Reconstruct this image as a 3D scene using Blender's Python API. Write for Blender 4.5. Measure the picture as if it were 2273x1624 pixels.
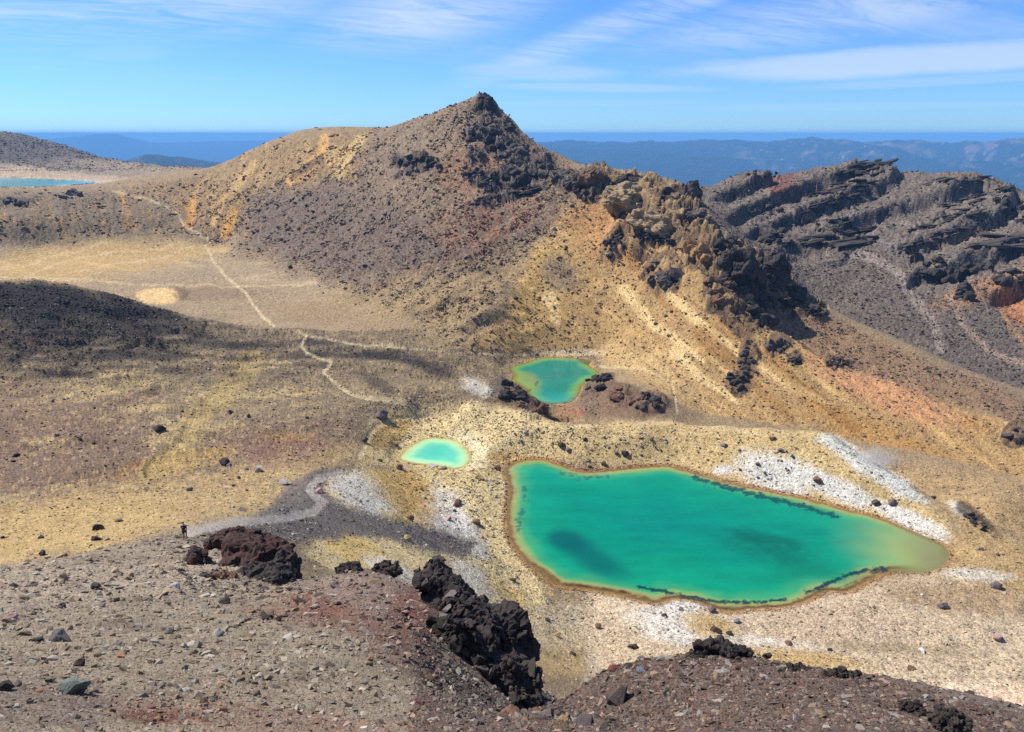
import bpy, bmesh, math, random, time
import numpy as np
from mathutils import Vector, Matrix
T0 = time.time()
for o in list(bpy.data.objects): bpy.data.objects.remove(o)
SC = bpy.context.scene
COL = SC.collection
R = math.radians

# ------------------------------------------------------------------ camera, sky, sun, exposure
PITCH = R(16.7)          # the camera looks down over the lakes
F, CU, CV = 1717.0, 1136.5, 812.0     # focal length and centre, in units of a 2273 x 1624 picture
cam_d = bpy.data.cameras.new("camera")
cam_d.sensor_width = 36.0
cam_d.lens = 36.0 * F / 2273.0
cam_d.clip_start = 0.1
cam_d.clip_end = 250000.0
cam = bpy.data.objects.new("camera", cam_d)
COL.objects.link(cam)
cam.location = (0, 0, 0)
cam.rotation_euler = (math.pi / 2 - PITCH, 0, 0)
SC.camera = cam

SUN_AZ, SUN_EL = R(-62), R(50)        # azimuth from the view direction (+Y), negative = left
world = bpy.data.worlds.new("World")
SC.world = world
world.use_nodes = True
sun_d = bpy.data.lights.new("sun", 'SUN')
sun_d.energy = 4.8
sun_d.angle = R(0.5)
sun_d.color = (1.0, 0.955, 0.88)
sun = bpy.data.objects.new("sun", sun_d)
COL.objects.link(sun)
sdir = Vector((math.sin(SUN_AZ) * math.cos(SUN_EL), math.cos(SUN_AZ) * math.cos(SUN_EL), math.sin(SUN_EL)))
sun.rotation_euler = sdir.to_track_quat('Z', 'Y').to_euler()
sun.location = sdir * 300
vs = SC.view_settings
vs.view_transform = 'Standard'
vs.look = 'None'
vs.exposure = 0.58
vs.gamma = 1.0
vs.use_curve_mapping = False
SC.cycles.volume_bounces = 0
SC.cycles.max_bounces = 5
SC.cycles.diffuse_bounces = 2
SC.cycles.transparent_max_bounces = 8
SC.cycles.use_denoising = False


class E:
    """small expression builder for math nodes"""
    tree = None

    def __init__(s, sock): s.s = sock

    @staticmethod
    def op(o, *a, clamp=False):
        n = E.tree.nodes.new('ShaderNodeMath'); n.operation = o; n.use_clamp = clamp
        for i, x in enumerate(a):
            if isinstance(x, E): E.tree.links.new(x.s, n.inputs[i])
            else: n.inputs[i].default_value = float(x)
        return E(n.outputs[0])

    def __add__(s, o): return E.op('ADD', s, o)
    __radd__ = __add__
    def __sub__(s, o): return E.op('SUBTRACT', s, o)
    def __rsub__(s, o): return E.op('SUBTRACT', o, s)
    def __mul__(s, o): return E.op('MULTIPLY', s, o)
    __rmul__ = __mul__
    def __truediv__(s, o): return E.op('DIVIDE', s, o)
    def __rtruediv__(s, o): return E.op('DIVIDE', o, s)
    def __pow__(s, o): return E.op('POWER', s, o)
    def clamp(s): return E.op('ADD', s, 0.0, clamp=True)

    def step(s, a, b):
        n = E.tree.nodes.new('ShaderNodeMapRange'); n.interpolation_type = 'SMOOTHSTEP'
        E.tree.links.new(s.s, n.inputs[0]); n.inputs[1].default_value = a; n.inputs[2].default_value = b
        return E(n.outputs[0])


def xyz(x, y, z):
    n = E.tree.nodes.new('ShaderNodeCombineXYZ')
    for i, q in enumerate((x, y, z)):
        if isinstance(q, E): E.tree.links.new(q.s, n.inputs[i])
        else: n.inputs[i].default_value = q
    return n.outputs[0]


def noise_n(vec, scale, detail=4, rough=0.55, dist=0.0):
    n = E.tree.nodes.new('ShaderNodeTexNoise')
    if vec is not None: E.tree.links.new(vec, n.inputs['Vector'])
    n.inputs['Scale'].default_value = scale; n.inputs['Detail'].default_value = detail
    n.inputs['Roughness'].default_value = rough; n.inputs['Distortion'].default_value = dist
    return E(n.outputs[0])


def build_sky():
    t = world.node_tree; E.tree = t
    t.nodes.clear()
    out = t.nodes.new('ShaderNodeOutputWorld'); bg = t.nodes.new('ShaderNodeBackground')
    sky = t.nodes.new('ShaderNodeTexSky'); sky.sky_type = 'NISHITA'; sky.sun_disc = False
    sky.sun_elevation = SUN_EL; sky.sun_rotation = SUN_AZ % (2 * math.pi)
    sky.altitude = 1850; sky.air_density = 1.1; sky.dust_density = 0.15; sky.ozone_density = 3.0
    tc = t.nodes.new('ShaderNodeTexCoord'); sep = t.nodes.new('ShaderNodeSeparateXYZ')
    t.links.new(tc.outputs['Generated'], sep.inputs[0])
    x, y, z = (E(sep.outputs[i]) for i in range(3))
    az = E.op('ARCTAN2', x, y)
    el = E.op('ARCSINE', z)
    # high cirrus on a level sheet
    zz = E.op('MAXIMUM', z, 0.0) + 0.10
    px, py = x / zz, y / zz
    ca, sa = math.cos(R(28)), math.sin(R(28))
    qx, qy = px * ca + py * sa, py * ca - px * sa
    v1 = xyz(qx * 0.28, qy * 1.15, 0.0)
    n1 = noise_n(v1, 1.05, 7, 0.60, 0.9)
    v2 = xyz(qx * 0.22 + 7.3, qy * 0.45 + 2.1, 3.0)
    n2 = noise_n(v2, 0.9, 3, 0.5)
    fine = noise_n(xyz(qx * 1.3, qy * 3.6, 1.0), 1.2, 8, 0.66, 1.6)
    cir = ((n1 * 0.72 + fine * 0.28).step(0.42, 0.72)) * n2.step(0.36, 0.62)
    cir = cir * z.step(0.03, 0.16)
    # lens-shaped cloud bars
    def deg(u, v):
        dx, dy = (u - CU) / F, (CV - v) / F
        wy = math.cos(PITCH) + dy * math.sin(PITCH); wz = dy * math.cos(PITCH) - math.sin(PITCH)
        return math.atan2(dx, wy), math.atan2(wz, math.hypot(dx, wy))
    wob = noise_n(xyz(az * 9.0, el * 40.0, 5.0), 1.0, 5, 0.6) - 0.5
    wob2 = noise_n(xyz(az * 30.0, el * 160.0, 2.0), 1.0, 4, 0.6) - 0.5
    bars = None
    for (u, v, ru, rv, tilt, k) in [(2010, 136, 520, 34, 0.02, 0.75), (1195, 158, 200, 22, -0.03, 0.42), (1340, 194, 280, 11, -0.02, 0.34),
                                    (2100, 178, 330, 12, 0.03, 0.28), (1900, 236, 420, 9, 0.0, 0.16), (1300, 228, 300, 8, 0.0, 0.12),
                                    (270, 118, 110, 20, 0.05, 0.20)]:
        a0, e0 = deg(u, v)
        da = az - a0; de = el - e0 - da * tilt
        ex = da / (ru / F); ey = de / (rv / F)
        # flatter underneath than above
        d = E.op('SQRT', ex * ex + ey * ey) + wob * 0.55 + wob2 * 0.25
        m = (1.0 - d).step(-0.05, 0.55) * k
        bars = m if bars is None else E.op('MAXIMUM', bars, m)
    for (u, v, ru, rv, tilt, k) in [(260, 5, 460, 75, 0.05, 1.0), (960, 25, 300, 75, 0.15, 0.95), (1330, 70, 330, 40, 0.34, 0.8), (1900, 25, 500, 60, 0.1, 0.75), (1480, 20, 240, 36, 0.28, 0.7)]:
        a0, e0 = deg(u, v)
        da = az - a0; de = el - e0 - da * tilt
        ex = da / (ru / F); ey = de / (rv / F)
        d = E.op('SQRT', ex * ex + ey * ey)
        m = (1.0 - d).step(-0.25, 0.8) * k * (fine * 0.6 + n1 * 0.65).step(0.40, 0.80)
        cir = E.op('MAXIMUM', cir, m)
    fac = E.op('MAXIMUM', cir * 0.80, bars * 0.80)
    mix = t.nodes.new('ShaderNodeMix'); mix.data_type = 'RGBA'
    hs = t.nodes.new('ShaderNodeVectorMath'); hs.operation = 'MULTIPLY'; hs.inputs[1].default_value = (0.38, 0.64, 1.06)
    t.links.new(sky.outputs[0], hs.inputs[0])
    t.links.new(fac.s, mix.inputs[0]); t.links.new(hs.outputs[0], mix.inputs[6])
    mix.inputs[7].default_value = (4.7, 5.5, 6.4, 1)
    t.links.new(mix.outputs[2], bg.inputs[0])
    bg.inputs[1].default_value = 0.10
    t.links.new(bg.outputs[0], out.inputs[0])


build_sky()

# ------------------------------------------------------------------ numeric helpers
rng = np.random.default_rng(7)
PERM = np.concatenate([rng.permutation(256)] * 3).astype(np.int64)
GA = rng.uniform(0, 2 * math.pi, 256)
GX, GY = np.cos(GA), np.sin(GA)


def pn2(x, y):
    """gradient noise, about -1..1"""
    xi = np.floor(x); yi = np.floor(y)
    fx = x - xi; fy = y - yi
    X = xi.astype(np.int64) & 255; Y = yi.astype(np.int64) & 255
    ux = fx * fx * fx * (fx * (fx * 6 - 15) + 10); uy = fy * fy * fy * (fy * (fy * 6 - 15) + 10)
    a = PERM[X] + Y; b = PERM[X + 1] + Y
    g = PERM[a]; n00 = GX[g] * fx + GY[g] * fy
    g = PERM[b]; n10 = GX[g] * (fx - 1) + GY[g] * fy
    g = PERM[a + 1]; n01 = GX[g] * fx + GY[g] * (fy - 1)
    g = PERM[b + 1]; n11 = GX[g] * (fx - 1) + GY[g] * (fy - 1)
    n0 = n00 + ux * (n10 - n00); n1 = n01 + ux * (n11 - n01)
    return (n0 + uy * (n1 - n0)) * 1.5


def fbm2(x, y, o=4, gain=0.5):
    s = np.zeros_like(x); a = 1.0; f = 1.0; tot = 0
    for i in range(o):
        s += a * pn2(x * f + 17.3 * i, y * f - 9.1 * i); tot += a; a *= gain; f *= 2.03
    return s / tot


G3 = rng.normal(size=(256, 3)); G3 /= np.linalg.norm(G3, axis=1)[:, None]


def pn3(p):
    pi = np.floor(p); f = p - pi; I = pi.astype(np.int64) & 255
    u = f * f * f * (f * (f * 6 - 15) + 10)
    res = 0
    for dx in (0, 1):
        for dy in (0, 1):
            for dz in (0, 1):
                g = PERM[PERM[PERM[(I[:, 0] + dx) & 255] + ((I[:, 1] + dy) & 255)] + ((I[:, 2] + dz) & 255)]
                v = G3[g]
                d = v[:, 0] * (f[:, 0] - dx) + v[:, 1] * (f[:, 1] - dy) + v[:, 2] * (f[:, 2] - dz)
                w = (u[:, 0] if dx else 1 - u[:, 0]) * (u[:, 1] if dy else 1 - u[:, 1]) * (u[:, 2] if dz else 1 - u[:, 2])
                res = res + w * d
    return res * 1.6


JX, JY, JH = rng.uniform(0.1, 0.9, 256), rng.uniform(0.1, 0.9, 256), rng.uniform(-1, 1, 256)


def blocks2(x, y):
    """cells of a shattered sheet: own random level, gap to the next cell"""
    xi, yi = np.floor(x).astype(np.int64), np.floor(y).astype(np.int64)
    f1 = np.full(x.shape, 1e9); f2 = f1.copy(); lev = np.zeros(x.shape)
    for dx in (-1, 0, 1):
        for dy in (-1, 0, 1):
            h = PERM[PERM[(xi + dx) & 255] + ((yi + dy) & 255)]
            d = np.hypot(xi + dx + JX[h] - x, yi + dy + JY[h] - y)
            c = d < f1
            f2 = np.where(c, f1, np.minimum(f2, d)); lev = np.where(c, JH[h], lev); f1 = np.where(c, d, f1)
    return lev, f2 - f1


def sst(x, a, b):
    t = np.clip((x - a) / (b - a), 0, 1)
    return t * t * (3 - 2 * t)


CP, SP = math.cos(PITCH), math.sin(PITCH)


def ray(u, v):
    x = (u - CU) / F; y = (CV - v) / F
    return x, CP + y * SP, y * CP - SP


def az_t(u, v):
    x, y, z = ray(u, v); h = math.hypot(x, y)
    return math.atan2(x, y), z / h


def at_r(u, v, r):
    a, t = az_t(u, v)
    return Vector((r * math.sin(a), r * math.cos(a), r * t))


def at_z(u, v, z):
    a, t = az_t(u, v)
    return at_r(u, v, z / t)


def project(X, Y, Z):
    d = Y * CP - Z * SP
    up = Y * SP + Z * CP
    d = np.maximum(d, 1e-3)
    return CU + F * X / d, CV - F * up / d


def lin(c):
    return tuple(((q / 255 + 0.055) / 1.055) ** 2.4 if q > 10 else q / 255 / 12.92 for q in c)


def alb(*c, k=0.80):
    return np.array([min(0.82, q * k) for q in lin(c)])


# ------------------------------------------------------------------ the lie of the land: surveyed points (picture u, v and ground distance r, or level z)
Z_BIG, Z_SMALL, Z_MID, Z_BLUE = -145.0, -143.0, -147.0, -95.0
CTRL = []


def L(*pts):
    for p in pts: CTRL.append((p[0], p[1], p[2]))


def LZ(*pts):
    for u, v, z in pts:
        a, t = az_t(u, v); CTRL.append((u, v, z / t))


def H(r, v, *us):
    for u in us: CTRL.append((u, v, r))


def LS(r0, z0, slope, *pts):
    """points on a slope that rises away from (r0, z0)"""
    for u, v in pts:
        t = az_t(u, v)[1]; CTRL.append((u, v, (-z0 + slope * r0) / (slope - t)))


RIDGE = np.array([(at_r(u, v, r)[0], at_r(u, v, r)[1], at_r(u, v, r)[2]) for u, v, r in [(300, 1204, 82), (410, 1182, 92), (500, 1162, 108), (580, 1150, 125), (650, 1128, 146), (680, 1096, 178), (700, 1070, 210), (740, 1050, 245), (800, 1037, 285), (880, 1036, 308)]])


def SLP(*pts, k=0.60, floor=-142.0):
    """points on the even flank that falls from the ash ridge to the lake"""
    for u, v in pts:
        a, t = az_t(u, v); best = None
        for r in np.arange(60, 330, 1.0):
            x, y = r * math.sin(a), r * math.cos(a)
            zz = max(np.interp(y, RIDGE[:, 1], RIDGE[:, 2]) - k * max(0.0, x - np.interp(y, RIDGE[:, 1], RIDGE[:, 0])), floor)
            if r * t <= zz: best = r; break
        if best: CTRL.append((u, v, best))


# under and near the camera
for u in (-700, -200, 400, 1000, 1600, 2300, 2900):
    CTRL.append((u, 2250, 2.2)); CTRL.append((u, 1790, 5.0))
L((-500, 1640, 9), (0, 1624, 9.5), (400, 1624, 10), (800, 1624, 10.5), (1100, 1624, 10.5), (1400, 1620, 9.5), (1700, 1612, 8.5), (2000, 1622, 8), (2200, 1690, 7.5), (2600, 1900, 6))
L((-500, 1530, 14), (0, 1515, 14), (300, 1510, 14.5), (600, 1520, 15), (850, 1545, 15))
L((-500, 1460, 22), (0, 1442, 22), (300, 1435, 23), (600, 1445, 23), (850, 1480, 21), (950, 1530, 18))
L((-500, 1400, 34), (0, 1382, 34), (300, 1372, 35), (500, 1372, 34), (700, 1385, 31), (850, 1400, 28), (930, 1440, 26))
L((-500, 1345, 50), (0, 1325, 50), (200, 1312, 52), (380, 1310, 54), (560, 1325, 47), (700, 1325, 42), (820, 1318, 37), (900, 1345, 33))
# crest of the near slope, hiker's ridge, path bend
L((-500, 1300, 66), (0, 1268, 68), (150, 1236, 74), (300, 1204, 82), (410, 1182, 92), (500, 1162, 108), (580, 1150, 125), (650, 1128, 146), (680, 1096, 178),
  (700, 1070, 210), (740, 1050, 245), (800, 1037, 285), (880, 1036, 308))
L((200, 1270, 64), (330, 1250, 68), (420, 1225, 78), (470, 1210, 80), (560, 1235, 74), (640, 1275, 66))
L((640, 1318, 56), (700, 1290, 52), (750, 1276, 48), (820, 1272, 45), (880, 1282, 42), (930, 1310, 39))
# gully right of the near mound, with the black crag
L((980, 1480, 26), (1000, 1560, 19), (1100, 1575, 18), (1200, 1585, 16.5), (1000, 1380, 41), (1100, 1440, 40), (1180, 1520, 36))
# right-hand hump of dark gravel
L((1290, 1530, 15.5), (1340, 1492, 16.5), (1410, 1472, 16.5), (1480, 1457, 16), (1590, 1447, 15), (1640, 1462, 14.5), (1690, 1484, 14), (1760, 1489, 13.2), (1850, 1492, 12.6), (1905, 1515, 12),
  (1960, 1556, 11), (2070, 1592, 10), (2150, 1632, 9.4), (2230, 1690, 8.8), (2350, 1740, 8), (2600, 1850, 7.5))
L((1400, 1540, 12.5), (1600, 1530, 11.5), (1800, 1555, 10), (1300, 1585, 12))
# hidden drop behind the near crests
for u in (1300, 1450, 1600, 1750, 1900, 2050, 2250, 2500): CTRL.append((u, 1700, 24)); CTRL.append((u, 1680, 50)); CTRL.append((u, 1640, 90))
L((1250, 1600, 60), (1150, 1560, 70), (1050, 1480, 70), (1250, 1580, 100), (1130, 1490, 110))
L((690, 1345, 72), (760, 1335, 70), (850, 1345, 68), (950, 1400, 66), (800, 1330, 92), (900, 1350, 95), (1000, 1400, 100))
# slope from the ridge to the big lake
SLP((720, 1255), (800, 1275), (880, 1280), (700, 1195), (780, 1190), (860, 1195), (940, 1200), (1020, 1200), (1085, 1195), (760, 1120), (840, 1120), (920, 1110), (1000, 1110), (1070, 1100), (820, 1062), (900, 1060), (1000, 1058), (1080, 1058),
    (1000, 1290), (700, 1150), (960, 1250), (900, 1230))
SLP((1080, 1290), (1140, 1290), (1100, 1370), k=0.68)
LZ((1250, 1385, -141), (1300, 1450, -138.5), (1350, 1390, -141.5))
# ground in front of and right of the lake
LZ((1420, 1400, -140.5), (1480, 1352, -141.5), (1530, 1352, -142), (1560, 1400, -139.5), (1500, 1440, -137), (1650, 1420, -142.5), (1800, 1400, -143.2), (1750, 1470, -141), (1950, 1350, -143.6), (2000, 1450, -142.5),
   (2150, 1300, -143.8), (2200, 1400, -143.5), (2350, 1350, -144), (2150, 1520, -141), (2300, 1500, -141.5), (2500, 1450, -143), (2600, 1250, -144), (2350, 1600, -137), (2180, 1240, -143), (2500, 1600, -137))
# bank and rim beyond the lake
LZ((1150, 1005, -141), (1200, 990, -139), (1300, 1015, -141.5), (1400, 1010, -141), (1500, 1010, -141), (1600, 1040, -141), (1700, 1050, -139), (1800, 1080, -139), (1900, 1110, -139.5), (1980, 1140, -141), (2060, 1175, -142.5))
LZ((1100, 907, -134), (1160, 915, -133), (1240, 937, -134.5), (1320, 938, -134), (1420, 935, -133.5), (1500, 932, -133), (1600, 940, -132.5), (1700, 946, -131), (1790, 952, -130), (1850, 962, -130),
   (1900, 1000, -133), (1960, 1038, -136), (2026, 1074, -139), (2062, 1114, -140), (2130, 1128, -142), (2200, 1160, -143.5), (2273, 1210, -145), (2500, 1260, -146))
LZ((1200, 960, -137), (1350, 970, -137.5), (1500, 970, -137.5), (1650, 990, -136.5), (1780, 1010, -135.5), (1860, 1030, -135.5), (1940, 1080, -137.5), (2000, 1110, -140))
# hidden trough behind the rim
LZ((1250, 950, -149), (1320, 955, -145), (1420, 950, -141), (1520, 948, -140))
LZ((1620, 960, -141), (1720, 975, -143), (1810, 985, -144), (1880, 1020, -147), (1950, 1060, -149), (2040, 1105, -150), (2130, 1150, -151), (2250, 1180, -151), (2450, 1230, -152))
# small lake surroundings
LZ((820, 1000, -133.5), (850, 960, -136.3), (885, 935, -138), (940, 925, -138.5), (1010, 920, -138), (1060, 950, -138.5), (1080, 1000, -140), (960, 955, -141), (1090, 1025, -141.5), (872, 1002, -140.5), (1060, 1015, -142), (975, 1048, -141.6), (900, 1036, -141.0), (1120, 985, -140))
# around the middle lake
LZ((1120, 868, -134.5), (1160, 873, -136), (1110, 885, -135), (1100, 840, -141), (1100, 800, -143), (1040, 785, -138), (1150, 790, -145), (1230, 785, -145.5), (1310, 785, -145), (1350, 815, -143.5), (1380, 800, -139),
   (1345, 835, -140), (1340, 860, -136), (1390, 870, -133), (1450, 880, -132), (1480, 905, -134), (1330, 900, -139), (1270, 905, -147.2), (1255, 925, -149), (1300, 920, -144), (1420, 915, -135.5))
# crater floor on the left, and its slope up to the ridge
H(80, 1278, 0); H(95, 1248, 150); H(100, 1212, 320)
LZ((0, 1225, -66), (200, 1190, -69), (400, 1150, -74), (0, 1150, -86), (200, 1130, -86), (400, 1110, -90), (560, 1110, -90), (630, 1085, -96), (0, 1080, -103), (200, 1060, -107), (400, 1060, -108), (550, 1050, -110), (680, 1030, -115),
   (0, 1000, -118), (200, 990, -121), (400, 990, -122), (600, 980, -123), (740, 985, -125), (780, 1010, -127), (0, 920, -126), (200, 920, -129), (400, 920, -130), (600, 920, -128), (780, 930, -128), (0, 850, -130), (200, 850, -131), (400, 860, -134), (600, 850, -132),
   (760, 870, -131), (900, 890, -130), (1000, 880, -130), (1040, 895, -130), (960, 850, -133), (1040, 850, -136), (860, 830, -133), (960, 810, -134), (520, 800, -132), (650, 790, -130), (800, 780, -132), (920, 770, -133),
   (-400, 1150, -80), (-400, 1000, -112), (-400, 880, -122))
# dark lava mound at the left
L((-500, 800, 470), (-500, 560, 640), (-200, 700, 560), (-200, 605, 610), (0, 800, 504), (0, 740, 532), (0, 690, 556), (0, 623, 588), (90, 624, 588), (200, 740, 519), (190, 643, 576), (290, 668, 572), (370, 692, 562), (470, 716, 552), (350, 760, 506), (560, 735, 537),
  (620, 728, 545), (690, 738, 535), (780, 748, 520), (480, 760, 505))
L((0, 645, 640), (100, 645, 640), (200, 665, 630), (290, 690, 612), (370, 702, 600), (470, 722, 584), (600, 722, 568))
# crater floor proper
LZ((0, 625, -131), (150, 640, -131), (300, 660, -132.5), (450, 690, -133), (600, 712, -133), (750, 720, -134), (880, 735, -134), (980, 755, -135), (0, 580, -130), (200, 590, -131), (400, 600, -131), (550, 640, -132), (700, 660, -131),
   (820, 680, -130), (920, 710, -130), (1000, 740, -131), (-300, 600, -128), (-300, 545, -122), (100, 545, -126), (250, 545, -126), (380, 540, -127), (470, 545, -129), (560, 575, -129), (650, 605, -127), (760, 640, -124))
# rim in front of the blue lake
L((-300, 433, 1350), (0, 418, 1420), (100, 417, 1450), (200, 411, 1520), (240, 405, 1560), (320, 396, 1600), (400, 382, 1560), (460, 371, 1480))
L((0, 460, 1230), (100, 460, 1230), (200, 455, 1240), (0, 505, 1080), (130, 505, 1080), (250, 500, 1090), (330, 460, 1250), (380, 505, 1100), (420, 440, 1280), (450, 490, 1120), (480, 400, 1350))
L((0, 424, 1560), (100, 422, 1580), (200, 416, 1600))
L((-300, 400, 1900), (-300, 380, 2250), (-300, 310, 2900))
LZ((-150, 404, -98), (0, 402, -98), (100, 403, -98))
L((260, 401, 1850), (330, 392, 1950), (400, 384, 1950), (450, 375, 1850), (0, 385, 2200), (120, 388, 2250), (220, 396, 2200), (0, 340, 2550), (120, 350, 2550), (220, 372, 2400))
L((0, 302, 2900), (85, 308, 2850), (140, 322, 2800), (200, 342, 2700), (300, 361, 2500), (400, 370, 2350), (455, 373, 2200))
# mountain: skyline, ribs and foot
L((500, 358, 1420), (530, 346, 1380), (565, 329, 1340), (600, 316, 1300), (650, 306, 1250), (700, 300, 1210), (770, 297, 1160), (835, 294, 1120), (860, 286, 1100), (910, 268, 1060), (950, 255, 1030), (1000, 240, 985), (1040, 228, 950), (1060, 219, 935), (1075, 216, 925),
  (1090, 232, 912), (1105, 252, 900), (1120, 265, 890), (1145, 288, 870), (1165, 306, 855), (1200, 332, 825), (1240, 354, 790), (1280, 376, 755), (1310, 383, 730), (1340, 398, 705))
L((560, 400, 1210), (560, 470, 1060), (650, 380, 1120), (650, 470, 970), (650, 540, 860), (750, 370, 1040), (750, 450, 920), (750, 530, 815), (750, 600, 720), (850, 350, 960), (850, 430, 850), (850, 520, 755), (850, 600, 665), (850, 660, 610),
  (950, 320, 880), (950, 400, 790), (950, 490, 715), (950, 580, 640), (950, 660, 575), (1050, 270, 875), (1050, 350, 795), (1050, 450, 710), (1050, 550, 640), (1050, 640, 575), (1130, 330, 815), (1150, 420, 735), (1130, 520, 660), (1120, 610, 605),
  (1200, 490, 668), (1230, 420, 722), (1290, 425, 705), (1260, 470, 676), (1000, 710, 545))
LS(507, -146, 0.50, (1200, 765), (1240, 740), (1200, 700), (1260, 680), (1180, 655), (1290, 760), (1250, 620), (1330, 620), (1350, 690), (1350, 750), (1210, 560), (1280, 530), (1350, 500), (1160, 580))
LS(500, -143, 0.48, (1080, 735), (1120, 700), (1140, 650), (1160, 740)); LS(486, -138, 0.38, (1040, 760), (1080, 690))
# hidden back of the mountain
L((400, 420, 2000), (500, 420, 1900), (600, 400, 1700), (700, 390, 1600), (850, 380, 1450), (950, 360, 1350), (1060, 330, 1200), (1100, 350, 1130), (1160, 410, 1080), (1240, 450, 1020), (1330, 480, 930))
# yellow ridge with the crags, running to the right
L((1365, 415, 690), (1400, 410, 675), (1440, 408, 660), (1480, 425, 648), (1525, 440, 635), (1560, 455, 625), (1600, 490, 610), (1650, 530, 590), (1700, 570, 575), (1740, 640, 560), (1790, 680, 552), (1827, 696, 548), (1880, 722, 542), (1942, 750, 535), (2020, 785, 527), (2100, 822, 520), (2190, 862, 512), (2273, 900, 505), (2500, 980, 500))
L((1400, 470, 635), (1450, 500, 610), (1500, 510, 600), (1540, 540, 580), (1580, 600, 545), (1620, 660, 520), (1660, 700, 508), (1713, 732, 497), (1750, 745, 492), (1800, 777, 485), (1888, 817, 475), (2000, 850, 465), (2046, 868, 462), (2150, 906, 457), (2273, 945, 452), (2500, 1020, 448))
L((1690, 725, 520), (1750, 765, 515), (1830, 800, 505), (1950, 850, 495), (2100, 900, 485), (2250, 955, 478))
LS(470, -143, 0.46, (1420, 790), (1400, 560), (1450, 590), (1420, 640), (1450, 700), (1420, 740))
L((1500, 640, 530), (1550, 700, 500), (1640, 750, 480), (1500, 760, 480), (1600, 800, 455), (1720, 810, 458), (1480, 820, 450), (1560, 860, 425), (1680, 870, 425), (1800, 870, 435), (1920, 890, 437),
  (1550, 905, 402), (1650, 915, 400), (1780, 930, 403), (1900, 960, 402), (2050, 950, 422), (2200, 990, 420), (1950, 1010, 383), (2080, 1040, 382), (2230, 1060, 390), (2400, 1100, 390), (2200, 1110, 352))
# valley and the far crater wall
L((1620, 520, 700), (1700, 600, 690), (1780, 700, 660), (1860, 735, 640), (1950, 760, 625), (2070, 785, 615), (2170, 820, 600), (2273, 860, 590), (2500, 930, 580))
L((1560, 424, 900), (1600, 402, 915), (1650, 381, 935), (1700, 382, 945), (1740, 394, 950), (1775, 394, 960), (1810, 388, 975), (1850, 373, 990), (1900, 361, 1005), (1950, 359, 1010), (1985, 378, 1000), (2050, 387, 990), (2150, 384, 970), (2200, 402, 950), (2240, 424, 930), (2273, 440, 910), (2400, 500, 880), (2600, 560, 850))
L((1620, 460, 840), (1700, 450, 860), (1800, 440, 880), (1900, 420, 915), (2000, 430, 905), (2100, 440, 880), (2200, 460, 855), (2300, 500, 830), (1680, 540, 770), (1780, 530, 790), (1880, 520, 800), (1980, 510, 810), (2080, 520, 790), (2180, 550, 765), (2280, 590, 740), (1800, 620, 710), (1900, 610, 725), (2000, 610, 720), (2100, 630, 705), (2200, 660, 690), (2300, 700, 675),
  (1900, 690, 660), (2000, 700, 655), (2100, 720, 650), (2200, 760, 635), (2300, 800, 620))
L((1560, 470, 1150), (1700, 440, 1180), (1850, 430, 1250), (2000, 430, 1250), (2150, 440, 1250), (2273, 490, 1150), (1450, 450, 900), (2500, 560, 1150))
# back slopes falling to the plain
for u in (-600, -200, 200, 500, 800, 1100, 1400, 1700, 2000, 2300, 2700): CTRL.append((u, 520, 3300 if u < 550 else 2400)); CTRL.append((u, 520, 4500)); CTRL.append((u, 500, 6500))

ca = np.array([(az_t(u, v)[0], math.log(r), az_t(u, v)[1]) for u, v, r in CTRL])
AMAX, L0, L1 = 1.15, math.log(2.0), math.log(56000.0)
LT = math.log(7000.0)


def tps_fit(P, val, lam=2e-4):
    n = len(P)
    d2 = ((P[:, None] - P[None]) ** 2).sum(-1)
    K = 0.5 * d2 * np.log(d2 + 1e-12) + lam * np.eye(n)
    A = np.zeros((n + 3, n + 3)); A[:n, :n] = K; A[:n, n] = 1; A[:n, n + 1:] = P; A[n, :n] = 1; A[n + 1:, :n] = P.T
    b = np.zeros(n + 3); b[:n] = val
    return np.linalg.solve(A, b)


def tps_eval(P, w, Q):
    out = np.empty(len(Q)); n = len(P)
    for i in range(0, len(Q), 20000):
        q = Q[i:i + 20000]
        d2 = (q[:, 0:1] - P[:, 0]) ** 2 + (q[:, 1:2] - P[:, 1]) ** 2
        out[i:i + 20000] = (0.5 * d2 * np.log(d2 + 1e-12)) @ w[:n] + w[n] + q @ w[n + 1:]
    return out


TPSW = tps_fit(ca[:, :2], ca[:, 2])
NA, NL = 420, 640
gA = np.linspace(-AMAX, AMAX, NA); gL = np.concatenate([np.linspace(L0, math.log(250), 230, endpoint=False), np.linspace(math.log(250), math.log(1400), 330, endpoint=False), np.linspace(math.log(1400), LT, 80)])
mA, mL = np.meshgrid(gA, gL, indexing='ij')
gT = tps_eval(ca[:, :2], TPSW, np.stack([np.clip(mA, -0.80, 0.80).ravel(), mL.ravel()], 1)).reshape(NA, NL)


def base_t(a, l):
    fa = np.clip((a + AMAX) / (2 * AMAX) * (NA - 1), 0, NA - 1.001); i = fa.astype(int); fa = fa - i
    fl = np.clip(np.interp(l, gL, np.arange(NL)), 0, NL - 1.001); j = fl.astype(int); fl = fl - j
    return (gT[i, j] * (1 - fa) * (1 - fl) + gT[i + 1, j] * fa * (1 - fl) + gT[i, j + 1] * (1 - fa) * fl + gT[i + 1, j + 1] * fa * fl)


print("tps", len(CTRL), round(time.time() - T0, 1))

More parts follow.
